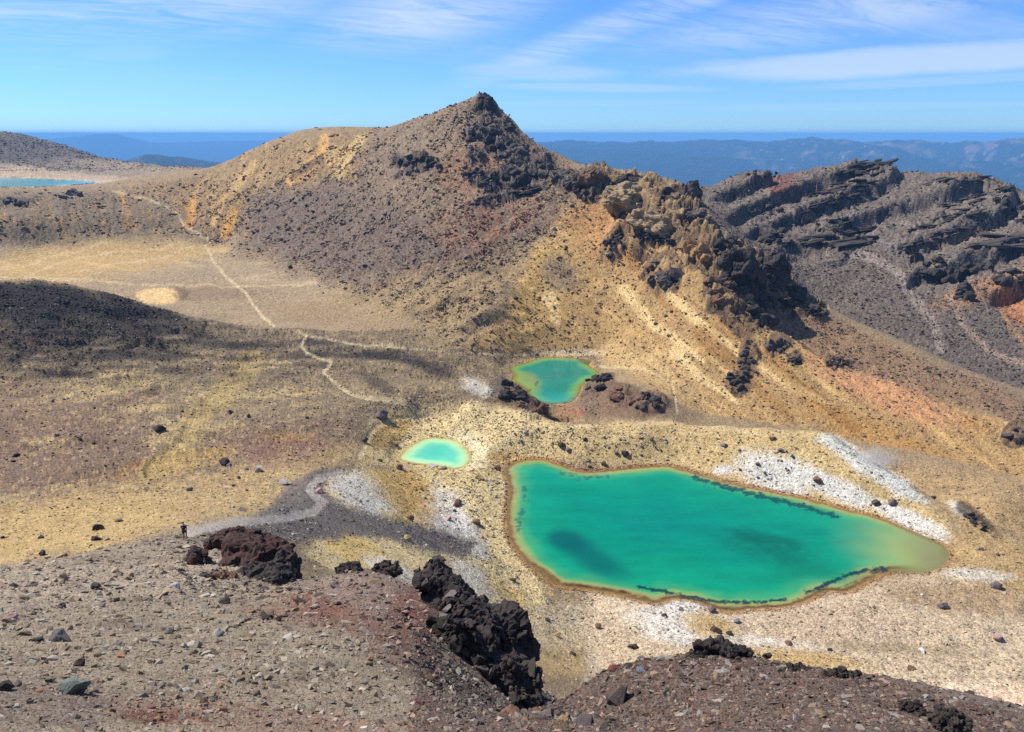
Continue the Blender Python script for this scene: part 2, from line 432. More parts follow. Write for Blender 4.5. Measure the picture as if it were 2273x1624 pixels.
# ------------------------------------------------------------------ lake outlines (closed, on their water levels)
def spline(P, n=6):
    P = np.array(P, float); m = len(P); out = []
    for i in range(m):
        p0, p1, p2, p3 = P[i - 1], P[i], P[(i + 1) % m], P[(i + 2) % m]
        for k in range(n):
            t = k / n
            out.append(0.5 * ((2 * p1) + (-p0 + p2) * t + (2 * p0 - 5 * p1 + 4 * p2 - p3) * t * t + (-p0 + 3 * p1 - 3 * p2 + p3) * t ** 3))
    return np.array(out)


def shore(pix, z):
    return spline([tuple(at_z(u, v, z))[:2] for u, v in pix], 5)


BIG_PX = [(1121, 1040), (1136, 1027), (1160, 1020), (1192, 1017), (1219, 1021), (1246, 1031), (1276, 1041), (1309, 1045), (1360, 1041), (1410, 1036), (1450, 1033), (1485, 1033), (1530, 1044), (1570, 1056), (1620, 1070), (1676, 1082), (1743, 1095),
          (1810, 1110), (1878, 1129), (1945, 1146), (2012, 1172), (2080, 1203), (2100, 1216), (2107, 1237), (2087, 1260), (2046, 1271), (1979, 1270), (1928, 1291), (1888, 1313), (1844, 1312), (1817, 1321), (1787, 1336), (1743, 1348), (1676, 1352), (1618, 1358),
          (1580, 1348), (1540, 1334), (1500, 1330), (1454, 1341), (1394, 1327), (1326, 1314), (1246, 1304), (1209, 1287), (1180, 1262), (1155, 1236), (1135, 1206), (1125, 1173), (1123, 1122), (1130, 1089), (1124, 1062)]
SMALL_PX = [(886, 1015), (903, 994), (930, 978), (956, 971), (990, 973), (1014, 978), (1034, 991), (1046, 1008), (1044, 1025), (1031, 1036), (1007, 1041), (990, 1037), (956, 1033), (923, 1029), (899, 1024)]
MID_PX = [(1130, 816), (1158, 807), (1192, 796), (1225, 793), (1259, 794), (1293, 796), (1313, 801), (1308, 810), (1323, 820), (1335, 833), (1313, 841), (1295, 855), (1287, 873), (1272, 890), (1246, 895), (1209, 895), (1189, 888), (1172, 877), (1166, 863), (1145, 850), (1136, 843), (1141, 832)]
BLUE_PX = [(-260, 409), (-150, 413), (0, 413.5), (60, 413), (120, 411), (180, 406.5), (215, 403.5), (150, 400), (100, 397), (40, 394.5), (0, 393), (-120, 391), (-260, 392)]
LAKES = dict(big=(shore(BIG_PX, Z_BIG), Z_BIG), small=(shore(SMALL_PX, Z_SMALL), Z_SMALL), mid=(shore(MID_PX, Z_MID), Z_MID), blue=(shore(BLUE_PX, Z_BLUE), Z_BLUE))


def sdist(px, py, poly):
    """signed distance to a closed outline, positive inside; also index of the nearest edge"""
    best = np.full(px.shape, 1e18); ins = np.zeros(px.shape, bool); idx = np.zeros(px.shape, int)
    n = len(poly)
    for i in range(n):
        x0, y0 = poly[i]; x1, y1 = poly[(i + 1) % n]
        ex, ey = x1 - x0, y1 - y0
        k = np.clip(((px - x0) * ex + (py - y0) * ey) / (ex * ex + ey * ey + 1e-9), 0, 1)
        d = (px - x0 - k * ex) ** 2 + (py - y0 - k * ey) ** 2
        m = d < best; best = np.where(m, d, best); idx = np.where(m, i, idx)
        c = (y0 > py) != (y1 > py)
        with np.errstate(divide='ignore', invalid='ignore'):
            c &= px < (x1 - x0) * (py - y0) / (y1 - y0 + 1e-12) + x0
        ins ^= c
    d = np.sqrt(best)
    return np.where(ins, d, -d), idx


# ------------------------------------------------------------------ far country beyond the volcano
def far_z(a, r):
    X, Y = r * np.sin(a), r * np.cos(a)
    z = np.full_like(r, -1330.0) + 25 * fbm2(X / 9000, Y / 9000, 3)
    # forested ranges on the right
    m = sst(a, -0.06, 0.05)
    rid = 1 - np.abs(fbm2(X / 4200 + 3.1, Y / 4200 + 1.7, 5, 0.55)) * 2.6
    big = fbm2(X / 15000 + 9.0, Y / 15000, 2)
    ramp = sst(r, 9000, 25000) * sst(-r, -36000, -27000)
    z = z + m * ramp * (800 + 160 * big + 330 * rid * sst(r, 9000, 20000) + 150 * sst(a, 0.1, 0.5))
    crest = np.exp(-((r - 24500 - 2500 * fbm2(a * 5, a * 0 + 2.0, 2)) / 2600) ** 2)
    zc = -150 - r * 0.0015 + 150 * fbm2(a * 9 + 4, a * 0 + 8.3, 2) + 130 * fbm2(a * 34, a * 0 + 1.7, 4, 0.6) + 25 * fbm2(X / 1500, Y / 1500, 3)
    z = np.where(m > 0.01, z * (1 - m * crest) + zc * m * crest + 40 * m * crest, z)
    # far ranges round the plain
    far = sst(r, 34000, 50000)
    rid2 = fbm2(X / 9000, Y / 9000 + 4, 4)
    z = z + far * (1010 + 240 * rid2) * (1 - 0.35 * m)
    z = z - r * r / 1.48e7
    z = np.minimum(z, 40)
    def cone(u, v, rr, slope, top, skew=0.0):
        p = at_r(u, v, rr)
        dx = (X - p.x) * math.cos(0) ; dy = Y - p.y
        d = np.sqrt((dx * (1 + skew * np.sign(dx))) ** 2 + dy ** 2)
        w = fbm2(X / (rr * .03), Y / (rr * .03), 4)
        return p.z - np.maximum(0, d - top) * slope * (1 + 0.35 * w) - 0.03 * d
    for c in [(335, 342, 13000, 0.28, 120, -0.1), (365, 347, 13300, 0.22, 160, -0.35), (300, 354, 12800, 0.25, 60, 0.2),
              (228, 296, 46000, 0.24, 400, 0.15), (250, 297, 46300, 0.25, 280, 0.0), (190, 302, 46300, 0.10, 400, 0.3)]:
        z = np.maximum(z, cone(*c))
    return np.minimum(z, 45)


def height(a, l, detail=True, spacing=None):
    r = np.exp(l)
    z = base_t(a, np.minimum(l, LT)) * np.minimum(r, 7000)
    w = sst(r, 4300, 6800)
    zf = far_z(a, np.maximum(r, 4000))
    return z * (1 - w) + zf * w


# rows of the ground sheet: closer where the picture shows more
NC_IN, NC_OUT, NR = 1000, 40, 780
colA = np.concatenate([np.linspace(-AMAX, -0.69, NC_OUT, endpoint=False), np.linspace(-0.69, 0.69, NC_IN), np.linspace(0.69, AMAX, NC_OUT + 1)[1:]])
NC = len(colA)
pl = np.concatenate([gL[:-1], np.linspace(LT, L1, 160)])
pa = np.linspace(-AMAX, AMAX, 240)
PA, PL = np.meshgrid(pa, pl, indexing='ij')
PZ = height(PA, PL); PT = PZ / np.exp(PL)
run = np.maximum.accumulate(PT, axis=1)
vis = (PT >= run - 0.004)
ang = np.arctan(PT)
dv = np.abs(np.diff(ang, axis=1)) * F
dens = dv * np.where(vis[:, 1:], 1.0, 0.12) + np.diff(PL, axis=1) * 26.0
dens = np.minimum(dens, np.diff(PL, axis=1) * 2500)
ker = np.exp(-0.5 * (np.arange(-8, 9) / 3.0) ** 2); ker /= ker.sum()
dens = np.apply_along_axis(lambda c: np.convolve(np.pad(c, 8, mode='edge'), ker, 'valid'), 0, dens)
cdf = np.concatenate([np.zeros((len(pa), 1)), np.cumsum(dens, 1)], 1); cdf /= cdf[:, -1:]
# rows per profile column, then across to mesh columns
rowsL = np.array([np.interp(np.linspace(0, 1, NR), cdf[i], pl) for i in range(len(pa))])
fa = np.clip((colA + AMAX) / (2 * AMAX) * (len(pa) - 1), 0, len(pa) - 1.001); ia = fa.astype(int); fa = (fa - ia)[:, None]
VL = rowsL[ia] * (1 - fa) + rowsL[ia + 1] * fa
VA = np.repeat(colA[:, None], NR, 1)
jit = rng.uniform(-0.5, 0.5, VA.shape); jit[0] = jit[-1] = 0
VA = VA + jit * np.gradient(colA)[:, None] * 0.55
dl = np.gradient(VL, axis=1)
VL = VL + rng.uniform(-0.28, 0.28, VL.shape) * dl
Rr = np.exp(VL)
Z = height(VA, VL)
X, Y = Rr * np.sin(VA), Rr * np.cos(VA)
U, V = project(X, Y, Z)
SPC = Rr * np.maximum(np.gradient(colA)[:, None], 0.0)          # spacing across
SPL = Rr * dl
print("grid", X.shape, round(time.time() - T0, 1))

# ------------------------------------------------------------------ regions (soft masks over the ground), warped so that edges wander
WU = fbm2(VA * 26, VL * 14, 5, 0.6); WV = fbm2(VA * 26 + 50, VL * 14 + 20, 5, 0.6)


NH = 0.75 * fbm2(VA * 420, VL * 190, 3, 0.65) + 0.45 * fbm2(VA * 90, VL * 40, 4, 0.65) + rng.uniform(-0.22, 0.22, VA.shape)
BRK = False


def broken(m, idx):
    return np.clip(m + 1.5 * NH[idx] * np.sqrt(np.clip(4 * m * (1 - m), 0, 1)), 0, 1) if BRK else m


def blob(u, v, ru, rv, rot=0.0, rmin=0, rmax=1e9, soft=0.5, warp=0.45):
    c, s = math.cos(R(rot)), math.sin(R(rot))
    k = 1 + soft + warp
    bu, bv = k * math.hypot(ru * c, rv * s), k * math.hypot(ru * s, rv * c)
    m = (np.abs(U - u) < bu) & (np.abs(V - v) < bv) & (Rr >= rmin) & (Rr <= rmax)
    out = np.zeros_like(U)
    du, dv_ = U[m] - u, V[m] - v
    x = (du * c + dv_ * s) / ru + warp * WU[m]; y = (-du * s + dv_ * c) / rv + warp * WV[m]
    out[m] = broken(sst(-np.sqrt(x * x + y * y), -1 - soft, -1 + soft * 0.6), m)
    return out


def poly(pts, rmin=0, rmax=1e9, soft=14.0, warp=14.0):
    P = np.array(pts, float)
    x0, y0 = P.min(0) - 3 * soft - 3 * warp; x1, y1 = P.max(0) + 3 * soft + 3 * warp
    m = (U > x0) & (U < x1) & (V > y0) & (V < y1) & (Rr >= rmin) & (Rr <= rmax)
    out = np.zeros_like(U)
    d, _ = sdist(U[m] + warp * WU[m], V[m] + warp * WV[m], P)
    out[m] = broken(sst(d, -soft, soft), m)
    return out


def stroke(pts, w0, w1=None, rmin=0, rmax=1e9, soft=0.6, warp=3.0):
    P = np.array(pts, float); w1 = w0 if w1 is None else w1
    b = max(w0, w1) * 2 + 12
    x0, y0 = P.min(0) - b; x1, y1 = P.max(0) + b
    m = (U > x0) & (U < x1) & (V > y0) & (V < y1) & (Rr >= rmin) & (Rr <= rmax)
    pu, pv = U[m] + warp * WU[m], V[m] + warp * WV[m]
    best = np.full(pu.shape, 1e9); n = len(P) - 1
    for i in range(n):
        ex, ey = P[i + 1] - P[i]
        k = np.clip(((pu - P[i, 0]) * ex + (pv - P[i, 1]) * ey) / (ex * ex + ey * ey + 1e-9), 0, 1)
        wd = w0 + (w1 - w0) * (i + k) / n
        d = np.hypot(pu - P[i, 0] - k * ex, (pv - P[i, 1] - k * ey)) / wd
        best = np.minimum(best, d)
    if BRK: best = best * (1 + 0.55 * NH[m])
    out = np.zeros_like(U); out[m] = broken(sst(-best, -1 - soft, -1 + soft * 0.5), m)
    return out


ORANGE_PX = [(1130, 700), (1180, 560), (1250, 470), (1330, 430), (1400, 470), (1560, 500), (1640, 600), (1713, 732), (1800, 777), (1888, 817), (2000, 848), (2150, 906), (2290, 950), (2290, 1120), (2100, 1110), (1950, 1040), (1800, 950), (1500, 930), (1480, 880), (1330, 780), (1200, 780), (1040, 780)]
M_mount = sst(Rr, 600, 700) * sst(Rr, -1, 1)
M_wall = poly([(1540, 420), (1650, 360), (1900, 340), (2290, 400), (2290, 980), (2100, 880), (1800, 770), (1700, 700), (1620, 560)], rmin=580, rmax=1500, soft=25)
M_scree = poly([(560, 420), (850, 270), (1075, 200), (1200, 330), (1340, 400), (1340, 440), (1240, 470), (1170, 560), (1120, 620), (1040, 780), (950, 720), (800, 650), (640, 590), (480, 530), (430, 460)], rmin=480, rmax=1300, soft=30, warp=40)
M_left = poly([(-80, 430), (250, 430), (480, 400), (560, 420), (480, 530), (280, 520), (-80, 530)], rmin=900, rmax=1700, soft=25)
M_lava = poly([(-80, 600), (90, 620), (200, 640), (300, 665), (370, 690), (430, 706), (460, 722), (390, 738), (290, 765), (150, 795), (-80, 800)], rmin=380, rmax=615, soft=26, warp=40)
M_orange = poly(ORANGE_PX, rmin=395, rmax=760, soft=20, warp=18)
M_ridge = poly([(-80, 1275), (150, 1236), (300, 1204), (410, 1180), (560, 1145), (640, 1125), (690, 1150), (760, 1190), (640, 1200), (650, 1300), (760, 1275), (900, 1285), (960, 1330), (1000, 1600), (1100, 1640), (-80, 1680)], rmax=190, soft=16, warp=16)
M_near = sst(-Rr, -75, -50)

# ------------------------------------------------------------------ outcrops: u, v, width, height, colour, label, options
OUT = [
    # u, v, w, h, colour, label, kwargs
    (1078, 236, 40, 46, "dark", "dark rock tip crowning the summit of the pointed mountain", dict(depth=.9, sub=5)),
    (1092, 262, 34, 40, "dark", "dark block just under the mountain's summit tip", {}),
    (1110, 306, 62, 74, "dark", "dark crag on the right-hand flank below the mountain summit", {}),
    (1148, 340, 46, 64, "slate", "dark rib on the skyline side of the summit's right flank", {}),
    (1060, 296, 66, 26, "slate", "narrow slanting dark rib left of the crag below the summit", dict(tilt=-30)),
    (930, 361, 96, 30, "dark", "lone dark outcrop band on the mountain's broad left scree face", dict(tilt=8)),
    (905, 385, 60, 14, "slate", "thin row of rock under the lone outcrop on the left scree face", dict(tilt=-14)),
    (1052, 392, 44, 30, "dark", "blocky dark rocks at the left end of the mid-mountain crags", {}),
    (1092, 402, 56, 34, "dark", "blocky dark crag at the middle of the mountain's right face", {}),
    (1150, 392, 78, 40, "dark", "wide crag of dark blocks right of the mid-mountain crags", {}),
    (1140, 428, 110, 20, "dark", "long low ledge of dark rock above the red patch on the mountain", dict(tilt=-10)),
    (1075, 445, 70, 18, "dark", "short ledge bordering the top of the red scree patch", dict(tilt=-14)),
    (1055, 345, 36, 26, "slate", "small grey crag between the summit ribs and mid-mountain crags", {}),
    (1200, 372, 60, 50, "slate", "broken grey crag under the mountain's right skyline", dict(tilt=30)),
    (1255, 402, 60, 40, "slate", "broken crag near the lower end of the mountain's right skyline", dict(tilt=25)),
    (1318, 396, 58, 40, "brown", "rounded brown crag ending the mountain's right skyline", dict(sub=5)),
    (1290, 425, 70, 30, "rust", "dark reddish rocks below the rounded brown skyline crag", dict(tilt=35)),
    (1406, 404, 84, 24, "black", "flat black cap of lava on the saddle right of the mountain", dict(sub=5)),
    (1405, 446, 118, 66, "tan", "tan layered tuff block beneath the flat black cap", dict(beds=.03, tilt=10, sub=5, cells=90, block=.2, cut=.16)),
    (1395, 476, 90, 24, "dark", "dark undercut base of the layered tuff block", dict(tilt=14)),
    (1455, 500, 116, 54, "tan", "large pale tuff boulder mass in the middle of the yellow ridge", dict(beds=.03, tilt=12, sub=5, cells=90, block=.2, cut=.16)),
    (1450, 532, 100, 26, "dark", "dark undercut base of the pale tuff mass", dict(tilt=6)),
    (1536, 436, 40, 60, "slate", "pointed rock pinnacle standing on the saddle", dict(depth=.9, sub=5)),
    (1498, 436, 52, 34, "dark", "jagged dark rocks between the black cap and the pinnacle", {}),
    (1552, 486, 60, 40, "slate", "dark rocks below the foot of the pinnacle", dict(tilt=20)),
    (1365, 545, 40, 70, "dark", "narrow dark rib on the orange slope left of the tuff masses", dict(tilt=30)),
    (1470, 610, 70, 70, "slate", "grey craggy buttress low on the yellow ridge", dict(tilt=20)),
    (1555, 560, 90, 60, "ochre", "orange stained crag above the big shadowed cliff", dict(tilt=20)),
    (1610, 548, 84, 50, "dark", "dark rim of rock along the top of the shadowed cliff", dict(tilt=20)),
    (1648, 640, 96, 160, "dark", "tall dark cliff with shadowed hollow on the ridge's right side", dict(sub=6, cells=120, depth=.7, tilt=-8)),
    (1600, 640, 60, 90, "brown", "brown buttress forming the left wall of the shadowed cliff", dict(tilt=-6)),
    (1716, 610, 80, 90, "dark", "second dark cliff right behind the shadowed one", dict(tilt=20, sub=6, cells=100)),
    (1690, 690, 70, 70, "dark", "dark foot of rock at the base of the shadowed cliff", dict(tilt=30)),
    (1755, 655, 60, 60, "dark", "jagged dark end of the second cliff", dict(tilt=35)),
    (1812, 690, 40, 34, "dark", "last dark crag where the cliffs run out into scree", {}),
    (1660, 800, 36, 70, "slate", "steep dark rib half way down the yellow streaked slope", dict(tilt=10)),
    (1725, 768, 44, 34, "slate", "small grey crag at the tip of the yellow ridge shoulder", {}),
    (1640, 850, 50, 40, "dark", "rough dark crag low on the yellow streaked slope", dict(tilt=30)),
    (1855, 806, 50, 18, "dark", "small crag on the orange skyline spur, upper one", {}),
    (1765, 800, 30, 22, "dark", "small crag on the pink shoulder of the orange spur", {}),
    (2258, 965, 50, 40, "slate", "dark crag at the right end of the orange spur", {}),
    (1690, 388, 90, 20, "dark", "flat-topped dark crag at the left end of the far wall", {}),
    (1915, 372, 130, 30, "dark", "high dark lava cap of the far crater wall", dict(tilt=-14)),
    (1880, 412, 170, 24, "dark", "long slanting lava ledge below the high cap of the far wall", dict(tilt=-18)),
    (1840, 450, 190, 22, "dark", "second slanting lava ledge on the far wall", dict(tilt=-20)),
    (1850, 500, 90, 30, "dark", "upper tier of the stepped cliff in the far wall's centre", dict(tilt=-8)),
    (1862, 532, 130, 44, "dark", "broad columned cliff low in the far wall's centre", dict(tilt=-10, cells=110)),
    (1735, 530, 80, 44, "dark", "dark cliff left of the columned cliff on the far wall", {}),
    (1700, 470, 70, 30, "slate", "grey ledges under the flat-topped crag of the far wall", dict(tilt=-10)),
    (2130, 400, 170, 18, "slate", "long skyline ledge right of the far wall's cap", dict(tilt=-4)),
    (2160, 440, 160, 20, "dark", "slanting lava ledge below the right skyline of the far wall", dict(tilt=-16)),
    (2110, 482, 190, 26, "dark", "long dark lava bed crossing the far wall's right side", dict(tilt=-17)),
    (2080, 524, 170, 20, "slate", "lower lava bed crossing the far wall's right side", dict(tilt=-16)),
    (2075, 600, 90, 60, "dark", "rounded dark knob jutting from the far wall's scree", dict(tilt=25)),
    (2120, 640, 80, 50, "dark", "dark rocks below the rounded knob on the far wall", dict(tilt=25)),
    (2190, 610, 100, 50, "dark", "dark crag right of the rounded knob on the far wall", dict(tilt=10)),
    (2245, 540, 110, 50, "slate", "layered crag at the right edge of the far wall", dict(tilt=-10, beds=.03)),
    (2250, 470, 90, 40, "dark", "dark shoulder crag under the far wall's right skyline", dict(tilt=30)),
    (2245, 620, 90, 40, "dark", "lower crag at the right edge above the orange scree", {}),
    (2010, 555, 50, 20, "slate", "small ledge left of the rounded knob on the far wall", {}),
    (1130, 872, 74, 40, "black", "black lava bank on the near left shore of the middle lake", dict(tilt=14)),
    (1165, 895, 100, 34, "brown", "dark brown bank running from the middle lake's outlet", dict(tilt=26)),
    (1325, 850, 62, 34, "black", "black lava rocks on the right shore of the middle lake", dict(tilt=-16)),
    (1388, 878, 80, 34, "brown", "broken brown lava bank right of the middle lake outlet", dict(tilt=14)),
    (1440, 895, 70, 36, "dark", "dark lava lump beside the path right of the middle lake", {}),
    (30, 448, 76, 20, "black", "black rock band at the left edge below the blue lake", {}),
    (150, 432, 60, 22, "slate", "dark rocks on the rim right below the blue lake", {}),
    (780, 1276, 70, 26, "black", "black rocks poking over the red gravel mound's crest", dict(r=47)),
    (855, 1268, 66, 22, "dark", "dark cap on the crest of the red gravel mound next to the crag", dict(r=44)),
    (1600, 1460, 130, 44, "black", "black lava ledge along the near gravel hump's crest", dict(r=14.6, depth=.5)),
    (1775, 1498, 90, 22, "black", "thin black ledge on the gravel hump right of the larger ledge", dict(r=12.9, depth=.5)),
    (1868, 1502, 70, 22, "dark", "dark ledge at the hump crest before it falls to the right", dict(r=12.3, depth=.5)),
    (2025, 1582, 56, 36, "black", "black knob near the right end of the gravel hump", dict(r=10.0)),
    (2110, 1604, 80, 34, "dark", "dark knob at the far right end of the gravel hump", dict(r=9.2)),
    (2165, 1158, 60, 22, "black", "black wet bank in the gully right of the steaming ground", dict(tilt=34)),
]

# ------------------------------------------------------------------ relief
amp = np.full_like(Rr, 0.02); amp = np.where((VA < 0.12) & (Rr > 72) & (Rr < 600), 0.034, amp); amp = np.where(Rr < 72, 0.045, amp)
amp = np.maximum(amp, 0.030 * M_scree); amp = np.maximum(amp, 0.030 * M_wall); amp = np.maximum(amp, 0.022 * M_left); amp = np.maximum(amp, 0.028 * M_lava)
amp = np.where(Rr > 4000, 0.0, amp)
flat_floor = poly([(-80, 540), (300, 530), (480, 540), (700, 620), (1000, 730), (1040, 775), (700, 745), (560, 725), (420, 700), (300, 660), (80, 620), (-80, 620)], rmin=540, rmax=1100, soft=20)
amp *= (1 - 0.75 * flat_floor)
sp = np.maximum(np.minimum(SPC, SPL * 2.0), 0.01)
lam = 90.0; D = np.zeros_like(Rr)
while lam > 0.06:
    wt = sst(lam / np.maximum(SPC, 0.8 * SPL), 1.5, 3.2) * sst(-lam / Rr, -0.16, -0.04)
    m = wt > 0.001
    if m.any():
        n = np.zeros_like(Rr); n[m] = pn2(X[m] / lam + lam * 3.3, Y[m] / lam + lam * 1.7)
        rn = np.where(M_lava > 0.3, 0.5 - np.abs(n), n)
        D += wt * rn * lam * amp * 1.25
    lam /= 1.9
# stony grain, coarse stones in the scree
grain = rng.uniform(-1, 1, Rr.shape)
stony = 0.26 + 0.50 * M_scree + 0.45 * M_wall + 0.40 * M_left + 0.22 * M_lava + 0.22 * M_orange + 0.2 * M_ridge
stony = np.maximum(stony, 0.62 * ((VA < 0.12) & (Rr > 72) & (Rr < 600)) * (1 - M_lava)); stony = np.maximum(stony, 0.5 * ((Rr > 100) & (Rr < 400) & (VA >= -0.25)))
stony *= (1 - 0.8 * flat_floor)
lowland = np.maximum(((VA < 0.12) & (Rr > 72) & (Rr < 600)) * 1.0, ((Rr > 100) & (Rr < 400)) * 1.0) * (1 - M_lava) * (1 - M_scree)
D += grain * np.abs(grain) * stony * sp * (0.8 - 0.74 * lowland) * (Rr < 4000)
# gullies down the yellow ridge, ribs on the scree
cs, sn = math.cos(R(38)), math.sin(R(38))
su, sv = U * cs + V * sn, -U * sn + V * cs
gul = fbm2(su / 420, sv / 26, 4, 0.55)
D += M_orange * (gul * 3.0 + (0.3 - np.abs(fbm2(su / 300 + 4, sv / 34, 3))) * 3.2) * sst(Rr, 395, 480)
c2, s2 = math.cos(R(-35)), math.sin(R(-35))
gul2 = fbm2((U * c2 + V * s2) / 300, (-U * s2 + V * c2) / 30, 4, 0.55)
D += M_scree * gul2 * 2.8
D += M_left * fbm2(U / 34, V / 160, 4, 0.55) * 4.0 * sst(V, 428, 455)
# bedded lava of the far wall: ledges that dip to the left
sx = X * (-0.27) + Z * 1.0 + Y * 0.02
q = sx / 17.0 + 0.22 * fbm2(X / 110, Y / 110, 3) + 0.10 * pn2(X / 22, Y / 22) + 0.02 * pn2(X / 6, Y / 6)
fr = q - np.floor(q)
terr = (np.floor(q) + sst(fr, 0.66, 0.92) - q)
crag = M_wall * np.maximum(poly([(1560, 400), (1900, 340), (2290, 420), (2290, 780), (2180, 640), (2090, 690), (2000, 600), (1960, 500), (1920, 570), (1780, 580), (1640, 520)], rmin=680, rmax=1300, soft=25, warp=40), 0)
crag *= sst(fbm2(X / 120 + 5, Y / 120 + 3, 3) + 0.25 * M_wall, -0.2, 0.1)
D += crag * terr * 17.0
D += crag * (0.4 - np.abs(pn2(X / 11, Y / 11))) * 2.0 + crag * pn2(X / 3.5, Y / 3.5) * 0.5
# shattered rock where outcrops stand
M_crag = np.zeros_like(U)
for (u_, v_, w_, h_, c_, lab_, kw_) in OUT:
    if 'r' in kw_: continue
    M_crag = np.maximum(M_crag, blob(u_, v_, w_ * 0.58, h_ * 0.62, kw_.get('tilt', 0), rmin=340, rmax=1300, soft=0.45, warp=0.4))
M_rib = poly([(1330, 390), (1440, 395), (1560, 440), (1640, 520), (1720, 555), (1800, 650), (1850, 700), (1790, 720), (1700, 725), (1640, 700), (1590, 640), (1500, 630), (1430, 590), (1380, 520)], rmin=470, rmax=760, soft=22, warp=30)
M_crag = np.maximum(M_crag, M_rib * sst(fbm2(X / 34, Y / 34, 3) + 0.5 * M_crag, -0.12, 0.18))
M_crag = np.where(M_wall > 0.4, np.maximum(0.42 * M_crag, 0.16 * crag), M_crag)
M_crag *= np.where((VA < 0.10) & (Rr > 600), 0.62, 1.0)
mk = M_crag > 0.01
bx_, by_ = X[mk] + 3 * pn2(X[mk] / 9, Y[mk] / 9), Y[mk] + 3 * pn2(X[mk] / 9 + 40, Y[mk] / 9)
l1, g1 = blocks2(bx_ / 13, by_ / 13); l2, g2 = blocks2(bx_ / 5.2 + 7, by_ / 5.2); l3, g3 = blocks2(bx_ / 2.4, by_ / 2.4 + 3)
BLK = np.zeros_like(U); BLK[mk] = 0.55 * l1 + 0.6 * l2 + 0.4 * l3
D[mk] += np.clip(Rr[mk] / 640, 0.0, 1.15) ** 2.2 * M_crag[mk] * (2.2 + 4.6 * l1 - 2.0 * np.exp(-g1 / 0.09) + 2.1 * l2 - 0.8 * np.exp(-g2 / 0.10) + 0.9 * l3)
# broad ribs and chutes of the mountain, hummocks and rills lower down
D += M_scree * (fbm2(X / 130, Y / 130, 3) * 6.0 + fbm2(X / 40, Y / 40, 3) * 2.2) * sst(Rr, 520, 620)
D += M_orange * fbm2(X / 45, Y / 45, 3) * 2.2 * sst(Rr, 400, 470)
lobe = sst(-VA, -0.10, -0.02) * (sst(VA, -0.32, -0.20) * sst(Rr, 385, 430) + (1 - sst(VA, -0.32, -0.20)) * sst(Rr, 190, 290)) * (1 - sst(Rr, 520, 600)) * (1 - flat_floor)
D += lobe * ((0.35 - np.abs(fbm2(X / 52 + 2, Y / 20, 3))) * 6.2 + (0.3 - np.abs(fbm2(X / 20, Y / 9, 3))) * 1.8)
D -= 1.1 * stroke([(560, 800), (500, 870), (440, 920), (420, 960), (390, 1000), (330, 1050)], 13, 9, rmin=200, rmax=560, warp=8)
bank = (1 - lobe) * sst(Rr, 120, 160) * (1 - sst(Rr, 330, 372)) * sst(VA, -0.22, -0.12)
D += bank * (fbm2(X / 11, Y / 11, 4, 0.6) * 0.9 + (0.3 - np.abs(fbm2(su / 90, sv / 11, 3))) * 0.7)
D += sst(Rr, 1750, 1900) * (1 - sst(Rr, 3000, 3500)) * (fbm2(X / 120, Y / 120, 5, 0.62) * 9.0)
# lava ripples on the mound
D += M_lava * (0.5 - np.abs(fbm2(X / 60, Y / 16, 3))) * 3.0
H_ground = Z + D
# lakes: shelving beds and beaches
LD = {}
for k, (pl_, zl) in LAKES.items():
    mrg = 60 if k != 'blue' else 160
    m = (X > pl_[:, 0].min() - mrg) & (X < pl_[:, 0].max() + mrg) & (Y > pl_[:, 1].min() - mrg) & (Y < pl_[:, 1].max() + mrg)
    LD[k] = np.full_like(X, -1e3); LD[k][m] = sdist(X[m], Y[m], pl_)[0]
for k, (pl_, zl) in LAKES.items():
    mrg = 60 if k != 'blue' else 160
    m = (X > pl_[:, 0].min() - mrg) & (X < pl_[:, 0].max() + mrg) & (Y > pl_[:, 1].min() - mrg) & (Y < pl_[:, 1].max() + mrg)
    d = LD[k]
    free = sst(np.minimum.reduce([-LD[q] for q in LD if q != k]), 3, 15)
    band = dict(big=16.0, small=9.0, mid=12.0, blue=60.0)[k]
    o = -d
    w = sst(o, 0.0, band)
    shore_h = zl + np.clip(o, 0, 200) * 0.10 + 0.03
    hin = zl - np.minimum(0.04 + d * 0.28, 9.0)
    Hn = np.where(d > 0, hin, np.maximum(H_ground * w + (shore_h + D * 0.3) * (1 - w), zl + np.minimum(0.02 + o * 0.05, 0.6)))
    H_ground = np.where(m & (d > -band - 30), np.where(d > 0, Hn, np.where(o < band, Hn * free + H_ground * (1 - free), np.maximum(H_ground, np.where(free > 0.5, zl + 0.6 * (o < band + 14) - 400 * (o >= band + 14), -1e4)))), H_ground)
for k, (pl_, zl) in LAKES.items():
    o = -LD[k]
    H_ground = np.where((o > 0) & (o < 45), np.minimum(H_ground, zl + 0.5 + o * 0.42 + 0.014 * o * o), H_ground)
Z = H_ground
U, V = project(X, Y, Z)
print("relief", round(time.time() - T0, 1))

# ------------------------------------------------------------------ colour of the ground: soils, stains, rock
BRK = True
C = np.empty(X.shape + (3,)); C[:] = alb(150, 128, 96)
C[Rr < 66] = alb(112, 98, 86)


def mixc(m, col, k=1.0):
    q = m > 0.002
    w = (np.clip(m[q], 0, 1) * k)[:, None]
    C[q] = C[q] * (1 - w) + np.asarray(col) * w


n_big = fbm2(VA * 18 + 3, VL * 8, 4); n_mid = fbm2(VA * 70, VL * 34, 4, 0.6); n_fine = fbm2(VA * 260, VL * 120, 3, 0.6)
strk = fbm2(su / 300, sv / 14, 4, 0.6); strk2 = fbm2((U * c2 + V * s2) / 200, (-U * s2 + V * c2) / 16, 4, 0.6)
hor = fbm2(U / 160 + 5, V / 14, 4, 0.55)
FARM = Rr > 4000
